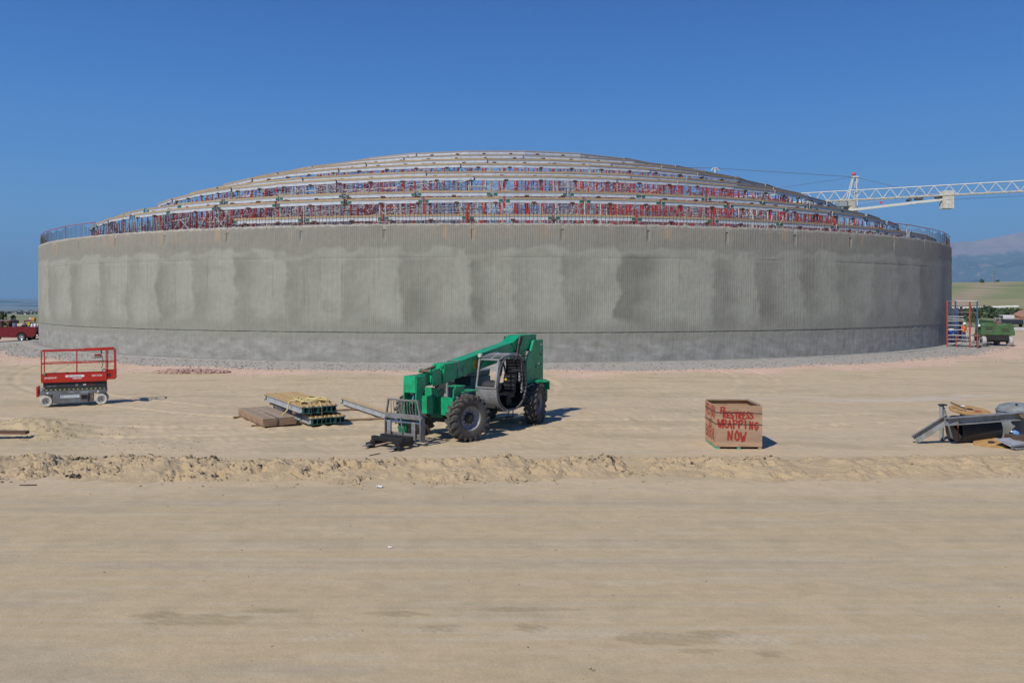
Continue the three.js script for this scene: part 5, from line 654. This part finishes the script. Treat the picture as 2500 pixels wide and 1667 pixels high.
{ // worker: one continuous body, clothes coloured where they lie, hard hat on top
  const J = { pel: [0, .92, 0], che: [.02, 1.28, .02], nec: [.03, 1.47, .03], hea: [.05, 1.62, .05], shL: [.19, 1.40, .02], elL: [.27, 1.15, .08], haL: [.22, .95, .25], shR: [-.16, 1.40, .02], elR: [-.26, 1.17, .06], haR: [-.20, .96, .22], hiL: [.10, .90, 0], knL: [.13, .50, .05], anL: [.13, .09, 0], toL: [.15, .04, .15], hiR: [-.10, .90, 0], knR: [-.12, .50, .04], anR: [-.15, .09, -.02], toR: [-.17, .04, .13] };
  const B = [['pel', 'che', .15, .165], ['che', 'nec', .16, .07], ['nec', 'hea', .06, .10], ['hea', 'hea', .11, .11], ['shL', 'elL', .065, .05], ['elL', 'haL', .05, .04], ['shR', 'elR', .065, .05], ['elR', 'haR', .05, .04], ['che', 'shL', .12, .07], ['che', 'shR', .12, .07], ['hiL', 'knL', .10, .07], ['knL', 'anL', .065, .05], ['anL', 'toL', .055, .045], ['hiR', 'knR', .10, .07], ['knR', 'anR', .065, .05], ['anR', 'toR', .055, .045]];
  const sd = (x, y, z) => { let d = 9; for (const [a, b, r0, r1] of B) { const A = J[a], C = J[b], vx = C[0] - A[0], vy = C[1] - A[1], vz = C[2] - A[2], q = vx * vx + vy * vy + vz * vz || 1e-9, t = Math.max(0, Math.min(1, ((x - A[0]) * vx + (y - A[1]) * vy + (z - A[2]) * vz) / q)), e = Math.hypot(x - A[0] - vx * t, y - A[1] - vy * t, z - A[2] - vz * t) - lerp(r0, r1, t), k = .05, h = Math.max(k - Math.abs(d - e), 0) / k; d = Math.min(d, e) - h * h * k * .25; } return d; };
  const N = 80, mc = new MarchingCubes(N, new THREE.MeshStandardMaterial(), false, false, 60000); mc.isolation = 0; const S = .95; for (let k = 0; k < N; k++) for (let j = 0; j < N; j++) for (let i = 0; i < N; i++) mc.field[i + j * N + k * N * N] = -sd((i - N / 2) / (N / 2) * S, (j - N / 2) / (N / 2) * S + .9, (k - N / 2) / (N / 2) * S); mc.update();
  const n = mc.count, pos = new Float32Array(n * 3), nor = new Float32Array(n * 3), col = new Float32Array(n * 3);
  for (let i = 0; i < n; i++) { const x = mc.positionArray[i * 3] * S, y = mc.positionArray[i * 3 + 1] * S + .9, z = mc.positionArray[i * 3 + 2] * S; pos.set([x, y, z], i * 3); nor.set([mc.normalArray[i * 3], mc.normalArray[i * 3 + 1], mc.normalArray[i * 3 + 2]], i * 3); const hand = Math.min(Math.hypot(x - .22, y - .95, z - .25), Math.hypot(x + .2, y - .96, z - .22)) < .09; col.set(hand || y > 1.5 ? [.34, .20, .14] : y > .93 ? [.55, .13, .05] : y > .12 ? [.07, .11, .2] : [.06, .045, .03], i * 3); }
  const g = new THREE.BufferGeometry(); g.setAttribute('position', new THREE.BufferAttribute(pos, 3)); g.setAttribute('normal', new THREE.BufferAttribute(nor, 3)); g.setAttribute('color', new THREE.BufferAttribute(col, 3));
  const p = thing('person', 'worker in orange shirt, blue trousers and white hard hat beside the scaffold', 'person', [41.35, groundH(41.35, -75.6), -75.6], .2); const o = new THREE.Mesh(g, M({ vertexColors: true, roughness: .85 })); o.name = 'body'; o.castShadow = o.receiveShadow = true; p.add(o);
  mesh('hard_hat', [lathe([[.155, 0], [.16, .012], [.125, .02], [.12, .07], [.085, .12], [0, .14]], 20).translate(.05, 1.66, .06), soup(new THREE.BoxGeometry(.2, .012, .1)).translate(.05, 1.666, .2)], M({ color: lin(.78, .78, .78), roughness: .4 }), p);
}
{
  const bl = thing('boom_lift', 'old green boom lift with boxy counterweight seen from behind', 'boom lift', [42.6, 0, -73.0], -.10); const gr = dusty(lin(.065, .145, .06), .7), dk = dusty(lin(.02, .02, .022), .8), pale = dusty(lin(.42, .43, .45), .7), P = (n, l, m, lab, par = bl) => mesh(n, l, m, par, lab);
  P('chassis', [rbox(2.0, .45, 2.6, 0, .72, -.6, .05)], dk); P('axle', [rod([-1.25, .46, .45], [1.25, .46, .45], .10, 10), rod([-1.25, .46, -1.9], [1.25, .46, -1.9], .1, 10)], dk);
  for (const [x, z] of [[-1.12, .45], [1.12, .45], [-1.12, -1.9], [1.12, -1.9]]) { const w = P('wheel', [lathe([[.2, -.16], [.40, -.17], [.46, -.12], [.46, .12], [.40, .17], [.2, .16]], 28).rotateZ(Math.PI / 2)], pale); w.position.set(x, .462, z); P('hub', [cyl(.2, .30, 14).rotateZ(Math.PI / 2)], dk, null, w); }
  const house = P('counterweight', [plate([[-1.40, .95], [1.42, .95], [1.45, 1.15], [1.30, 1.85], [1.15, 1.98], [.5, 2.0], [.35, 1.88], [-.05, 1.88], [-.2, 2.02], [-1.1, 2.02], [-1.32, 1.9]], 1.3, .05).translate(0, 0, .1)], gr, 'green counterweight and engine covers'); P('inset_panel', [rbox(.6, .42, .02, -.72, 1.55, .762, .01), rbox(.6, .30, .02, .62, 1.42, .762, .01)], dusty(lin(.05, .09, .045)), null, house); P('lip', [rbox(.6, .03, .03, -.72, 1.32, .77, .01)], pale, null, house);
  P('boom', [rbar([.15, 2.0, .2], [.15, 2.15, -5.5], .36, .36)], gr); P('boom_end', [rbox(.45, .45, .5, .15, 2.02, .45, .05)], dusty(lin(.16, .11, .10))); P('boom_bracket', [rbox(.10, .45, .2, -.05, 2.3, .3, .02), rbox(.10, .45, .2, .35, 2.3, .3, .02), rod([-.1, 2.4, .3], [.4, 2.4, .3], .07, 10)], dusty(lin(.28, .29, .29))); P('work_lamp', [soup(new THREE.IcosahedronGeometry(.12, 2)).translate(-1.45, 1.78, .5)], M({ color: lin(.7, .72, .74), roughness: .3 })); P('exhaust', [rod([-1.35, 1.9, .1], [-1.35, 2.35, .1], .05, 8)], pale);
  P('basket', [rbox(1.6, .05, .9, .15, 1.5, -6.0, .01), bar([-.6, 1.5, -6.4], [-.6, 2.5, -6.4], .05), bar([.9, 1.5, -6.4], [.9, 2.5, -6.4], .05), bar([-.6, 2.5, -6.4], [.9, 2.5, -6.4], .05)], gr);
}
// ---------------------------------------------------------------- the far right: hill furniture
{
  const far = (u, D) => [(u - 1250) / 2018 * D, D];
  { // long white pipe line at the foot of the hill, in separate lengths
    const pl = thing('pipe_line', 'long line of white pipe lengths at the foot of the grassy hill', 'pipe', [0, 0, 0]); const m = M({ color: lin(.72, .73, .72), roughness: .6, map: dustMap });
    for (let k = 0; k < 10; k++) { const u0 = 2318 + k * 17, u1 = u0 + 16.2, D = 203, a = [(u0 - 1250) / 2018 * D, 0, -D], b = [(u1 - 1250) / 2018 * D, 0, -D]; a[1] = groundH(a[0], a[2]) + .33; b[1] = groundH(b[0], b[2]) + .33; mesh('pipe_length', [rod(a, b, .33, 12)], m, pl); }
  }
  const leafM = M({ color: lin(.045, .07, .03), roughness: 1 });
  function bush(label, x, z, r, h, grp) { const o = thing('bush', label, 'bush', [x, groundH(x, z), z], rr(0, 6), grp); const L = []; for (let i = 0; i < 70; i++) { const a = rr(0, 6.28), q = Math.sqrt(rnd()) * r, y = h * Math.pow(rnd(), .8) * (1 - .5 * q / r); L.push(rot(soup(new THREE.PlaneGeometry(r * .45, r * .3)), rr(0, 3), rr(0, 6), rr(0, 3)).translate(Math.cos(a) * q, y + .05, Math.sin(a) * q)); } mesh('foliage', L, leafM, o).material.side = THREE.DoubleSide; mesh('stem', [rod([0, -.1, 0], [0, h * .6, 0], .05, 5)], wood(lin(.08, .06, .04)), o); return o; }
  for (const [u, D, r, h] of [[2398, 436, 1.2, 2.2], [2437, 440, .9, 1.3]]) { const [x, d] = far(u, D); bush('dark bush alone on the crest of the grassy hill', x, -d, r, h, 'bushes on the hill crest'); }
  for (let k = 0; k < 26; k++) { const [x, d] = far(2330 + k * 6.6 + rr(-3, 3), rr(165, 196)); bush('low dark green scrub bush in front of the white pipe', x, -d, rr(.9, 1.8), rr(.8, 1.5), 'scrub in front of the white pipe'); }
  { const [x, d] = far(2430, 430), o = thing('utility_pole', 'tall thin pole with crossarm on the crest of the hill', 'pole', [x, groundH(x, -d), -d]); mesh('pole', [rod([0, 0, 0], [0, 6.6, 0], .14, 8, .10)], wood(lin(.20, .15, .12)), o); mesh('crossarm', [bar([-.9, 4.6, 0], [.9, 4.6, 0], .16)], wood(lin(.25, .24, .24)), o); }
  { const [x, d] = far(2466, 122), o = thing('parked_pickup', 'dark pickup parked in the distance beyond the boom lift', 'pickup truck', [x, groundH(x, -d), -d], 1.45), dk = M({ color: lin(.03, .035, .05), roughness: .35, map: wearMap }), lt = M({ color: lin(.55, .55, .55), roughness: .4 }); mesh('body', [rbox(4.6, .7, 1.8, 0, .75, 0, .08)], dk, o); mesh('cab', [rbox(1.7, .65, 1.6, .9, 1.38, 0, .15)], lt, o); mesh('window', [rbox(1.3, .4, 1.64, .9, 1.42, 0, .05)], M({ color: lin(.02, .02, .03), roughness: .1 }), o); for (const [wx, wz] of [[-1.5, .85], [1.5, .85], [-1.5, -.85], [1.5, -.85]]) mesh('wheel', [cyl(.36, .22, 18).rotateX(Math.PI / 2).translate(wx, .36, wz)], M({ color: lin(.015, .015, .015), roughness: .9 }), o); }
  { const [x, d] = far(2487, 108), o = thing('stacked_panels', 'white panels lying flat on the dirt in the distance', 'panels', [x, groundH(x, -d), -d], .2); for (let k = 0; k < 3; k++) mesh('panel', [rbox(1.1, .10, .8, rr(-.05, .05), .08 + k * .13, 0, .02)], M({ color: lin(.65, .66, .68), roughness: .6 }), o); }
  { const [x, d] = far(2556, 150), g = new THREE.SphereGeometry(1, 48, 24, 0, 6.2832, 0, 1.6), p = g.attributes.position; for (let i = 0; i < p.count; i++) { const s = 1 + .12 * n3(p.getX(i) * 2, p.getY(i) * 2, p.getZ(i) * 2); p.setXYZ(i, p.getX(i) * 7 * s, Math.pow(Math.max(0, p.getY(i)), .9) * 2.6 * s - .2, p.getZ(i) * 5 * s); } g.computeVertexNormals(); const o = mesh('dirt_mound', [g], M({ color: lin(.34, .20, .15), roughness: 1, map: dustMap })); o.position.set(x, groundH(x, -d), -d); tag(o, 'mound of reddish dirt beyond the parked pickup', 'mound'); }
}
// ---------------------------------------------------------------- far left: houses and trees on the plain
{
  const wallC = [[.5, .45, .4], [.4, .38, .36], [.55, .52, .48], [.3, .28, .27]];
  for (let k = 0; k < 11; k++) {
    const D = rr(1050, 1250), u = 2 + k * 9 + rr(-2, 2), x = (u - 1250) / 2018 * D; const o = thing('house', 'small distant house in the row on the far plain', 'house', [x, groundH(x, -D) - .3, -D], rr(-.5, .5), 'houses on the far plain'); const w = rr(5, 8), h = rr(2.4, 3.4), d = rr(5, 7);
    mesh('wall', [box(w, h, d, 0, h / 2, 0)], M({ color: lin(...pick(wallC)), roughness: .9 }), o); mesh('roof', [plate([[-w / 2 - .4, h], [w / 2 + .4, h], [0, h + 1.5]], d + .6, 0)], M({ color: lin(.14, .12, .12), roughness: .9 }), o); mesh('window', [box(w * .2, .9, .08, -w * .2, h * .55, d / 2 + .03)], M({ color: lin(.03, .04, .06), roughness: .2 }), o);
  }
  const tm = M({ color: lin(.05, .075, .035), roughness: 1, side: THREE.DoubleSide });
  for (let k = 0; k < 14; k++) {
    const D = rr(950, 1150), u = -4 + k * 7.5 + rr(-3, 3), x = (u - 1250) / 2018 * D, H = rr(2.5, 4.2), o = thing('tree', 'small dark tree among the houses on the far plain', 'tree', [x, groundH(x, -D), -D], 0, 'trees on the far plain'); const L = []; for (let i = 0; i < 60; i++) { const a = rr(0, 6.28), y = rr(.25, 1), q = Math.sqrt(rnd()) * Math.sin(y * 2.6) * H * .42; L.push(rot(soup(new THREE.PlaneGeometry(.8, .6)), rr(0, 3), rr(0, 6), rr(0, 3)).translate(Math.cos(a) * q, y * H, Math.sin(a) * q)); } mesh('crown', L, tm, o); mesh('trunk', [rod([0, 0, 0], [0, H * .5, 0], .15, 5, .08)], wood(lin(.1, .07, .05)), o);
  }
  for (const [u, D, r, h] of [[4, 96, .9, 2.9], [31, 130, .8, 2.4], [73, 150, 1.8, 1.0]]) { const x = (u - 1250) / 2018 * D, o = thing('bush', u < 10 ? 'rounded dark juniper behind the pickup cab' : u < 50 ? 'pointed dark shrub behind the pickup bed' : 'spreading low green shrub behind the pickup tailgate', 'bush', [x, groundH(x, -D), -D]); const L = []; for (let i = 0; i < 160; i++) { const a = rr(0, 6.28), y = rnd(), q = Math.sqrt(rnd()) * r * Math.sqrt(Math.max(.05, 1 - y * y)); L.push(rot(soup(new THREE.PlaneGeometry(.28, .2)), rr(0, 3), rr(0, 6), rr(0, 3)).translate(Math.cos(a) * q, y * h, Math.sin(a) * q)); } mesh('foliage', L, tm, o); mesh('stem', [rod([0, -.1, 0], [0, h * .6, 0], .06, 5)], wood(lin(.08, .06, .04)), o); }
}
// ---------------------------------------------------------------- tower cranes behind the tank
{
  const white = M({ color: lin(.66, .67, .68), roughness: .45, map: wearMap }), cream = M({ color: lin(.56, .54, .48), roughness: .5, map: wearMap }), dk = M({ color: lin(.08, .085, .09), roughness: .7 }), redl = M({ color: lin(.62, .06, .08), roughness: .4 }), cable = M({ color: lin(.10, .10, .12), roughness: .6 });
  function lattice(parent, a, b, h, w, panels, m1 = white, m2 = cream) { // triangular jib: one top chord, two bottom chords, zigzag lacing on both faces
    const A = P3(a), Bv = P3(b), d = Bv.clone().sub(A), s = V(0, 1, 0).cross(d).normalize(), at3 = (t, y, z) => A.clone().addScaledVector(d, t).addScaledVector(s, z).add(V(0, y, 0));
    mesh('top_chord', [rod(at3(0, h, 0), at3(1, h, 0), .10, 8)], m1, parent); for (const z of [-w / 2, w / 2]) mesh('bottom_chord', [rod(at3(0, 0, z), at3(1, 0, z), .09, 8)], m2, parent);
    for (let k = 0; k < panels; k++) { const t0 = k / panels, t1 = (k + .5) / panels, t2 = (k + 1) / panels; for (const z of [-w / 2, w / 2]) { mesh('lacing', [rod(at3(t0, 0, z), at3(t1, h, 0), .052, 6)], m1, parent); mesh('lacing', [rod(at3(t1, h, 0), at3(t2, 0, z), .052, 6)], m1, parent); } mesh('cross_tie', [rod(at3(t0, 0, -w / 2), at3(t0, 0, w / 2), .05, 6)], m2, parent); }
  }
  const c2 = thing('tower_crane', 'white lattice crane jib reaching across above the right side of the tank', 'crane', [0, 0, 0]);
  const L0 = [33, 21.75, -162.5], L1 = [118, 21.75, -117.7]; lattice(c2, L0, L1, 1.72, 1.3, 42);
  mesh('mast', [...[[-.8, -.8], [.8, -.8], [.8, .8], [-.8, .8]].map(([x, z]) => bar([118 + x, -1, -117.7 + z], [118 + x, 27, -117.7 + z], .16)), ...Array.from({ length: 24 }, (_, k) => bar([117.2, k * 1.1, -116.9], [118.8, k * 1.1 + 1.1, -116.9], .08)), ...Array.from({ length: 24 }, (_, k) => bar([117.2, k * 1.1, -118.5], [118.8, k * 1.1 + 1.1, -118.5], .08))], white, c2);
  for (const t of [.335, .46, .62]) { const p = V(...L0).lerp(V(...L1), t); mesh('walkway_light', [rbox(.3, .22, .2, p.x, p.y + 1.2, p.z, .05)], t > .4 ? white : dk, c2); } mesh('hoist_trolley', [rbox(1.0, .35, 1.0, 73, 21.4, -141.4, .08)], dk, c2); mesh('hoist_line', [rod([74, 21, -141], [118, 21.0, -117.9], .02, 4)], cable, c2);
  // the further crane: head frame, counter-jib with ballast, its own jib running left behind the dome
  const D = 156, X = (u) => (u - 1250) / 2018 * D, Y = (v) => EYE + (728 - v) / 2018 * D;
  const c1 = thing('tower_crane', 'white crane head with red lamp, counter jib and hanging ballast block', 'crane', [0, 0, 0]); const hx = X(2078), hy = Y(512);
  mesh('mast', [...[[-.8, -.8], [.8, -.8], [.8, .8], [-.8, .8]].map(([x, z]) => bar([hx + x, -1, -D + z], [hx + x, hy, -D + z], .16)), ...Array.from({ length: 16 }, (_, k) => bar([hx - .8, k * 1.25, -D + .8], [hx + .8, k * 1.25 + 1.25, -D + .8], .09))], white, c1); mesh('slewing_ring', [cyl(1.3, .9, 20).translate(hx, hy + .2, -D), rbox(2.2, 1.1, 1.6, hx - .9, hy + 1.1, -D + .5, .1)], cream, c1);
  const top = [X(2087), Y(432), -D]; for (const [x, z] of [[-1.0, .7], [-1.0, -.7], [1.0, .7], [1.0, -.7]]) mesh('head_leg', [rod([hx + x, hy + .4, -D + z], [top[0] + x * .25, top[1], -D + z * .3], .11, 8)], white, c1); for (const t of [.25, .5, .75]) mesh('head_tie', [rod([lerp(hx - 1, top[0] - .25, t), lerp(hy + .4, top[1], t), -D + .6 * (1 - t)], [lerp(hx + 1, top[0] + .25, t), lerp(hy + .4, top[1], t) - .3, -D + .6 * (1 - t)], .07, 6)], white, c1);
  mesh('head_cap', [rbox(1.2, .3, .8, top[0] + .1, top[1], -D, .05), rbox(.4, 1.2, .5, top[0] + .45, top[1] - .6, -D, .05)], white, c1); mesh('warning_lamp', [soup(new THREE.IcosahedronGeometry(.35, 2)).translate(top[0] - .1, top[1] + .55, -D)], redl, c1, 'red warning lamp'); mesh('cab', [rbox(1.5, 1.6, 1.4, hx - 2.0, hy + 1.2, -D + 1.0, .15)], M({ color: lin(.30, .33, .36), roughness: .2 }), c1);
  const cj = [X(2266) - .2, Y(497), -D + 7]; for (const z of [-.6, .6]) mesh('counter_jib_beam', [rbar([hx - 2, hy - .3, -D + z], [cj[0], cj[1], cj[2] + z], .22, .42)], white, c1); mesh('winch', [rbox(1.3, .6, 1.0, lerp(hx, cj[0], .72), lerp(hy, cj[1], .72) + .7, lerp(-D, cj[2], .72), .1), rod([lerp(hx, cj[0], .62), lerp(hy, cj[1], .62) + .6, lerp(-D, cj[2], .62) - .6], [lerp(hx, cj[0], .62), lerp(hy, cj[1], .62) + .6, lerp(-D, cj[2], .62) + .6], .28, 12)], dk, c1); mesh('flag', [rbox(.5, .4, .05, lerp(hx, cj[0], .33), lerp(hy, cj[1], .33) + .7, lerp(-D, cj[2], .33), .01)], redl, c1, 'small red panel'); mesh('handrail', [rod([hx, hy + 1.0, -D + .7], [cj[0], cj[1] + 1.2, cj[2] + .7], .03, 5)], cream, c1);
  for (const z of [-.45, .45]) mesh('ballast_block', [rbox(1.85, 3.2, .8, cj[0] + .1, cj[1] - .15, cj[2] + z, .06)], M({ color: lin(.66, .66, .65), roughness: .7, map: dustMap }), c1, 'hanging white ballast block');
  lattice(c1, [hx - 2, hy + .2, -D], [hx - 40, hy + .2, -D - 6], 1.4, 1.2, 22); mesh('pendant_line', [rod(top, [X(1756), Y(404), -D - 3], .045, 5)], cable, c1); mesh('pendant_line', [rod(top, [hx - 34, hy + 1.6, -D - 5], .03, 5)], cable, c1); mesh('pendant_line', [rod(top, [cj[0] - 1, cj[1] + .3, cj[2]], .035, 5)], cable, c1); mesh('pendant_line', [rod([X(1756), Y(404), -D - 3], [X(1650), Y(400), -D - 4], .045, 5)], cable, c1);
  mesh('pendant_post', [rod([X(1756), Y(470), -D - 3], [X(1756), Y(406), -D - 3], .22, 8, .16), pipe([[X(1756) - .75, Y(411), -D - 3], [X(1756) - .4, Y(405), -D - 3], [X(1756) + .4, Y(405), -D - 3], [X(1756) + .75, Y(411), -D - 3]], .12, 6)], white, c1, 'white T shaped post holding up the pendant line');
}
renderer.render(scene, camera);
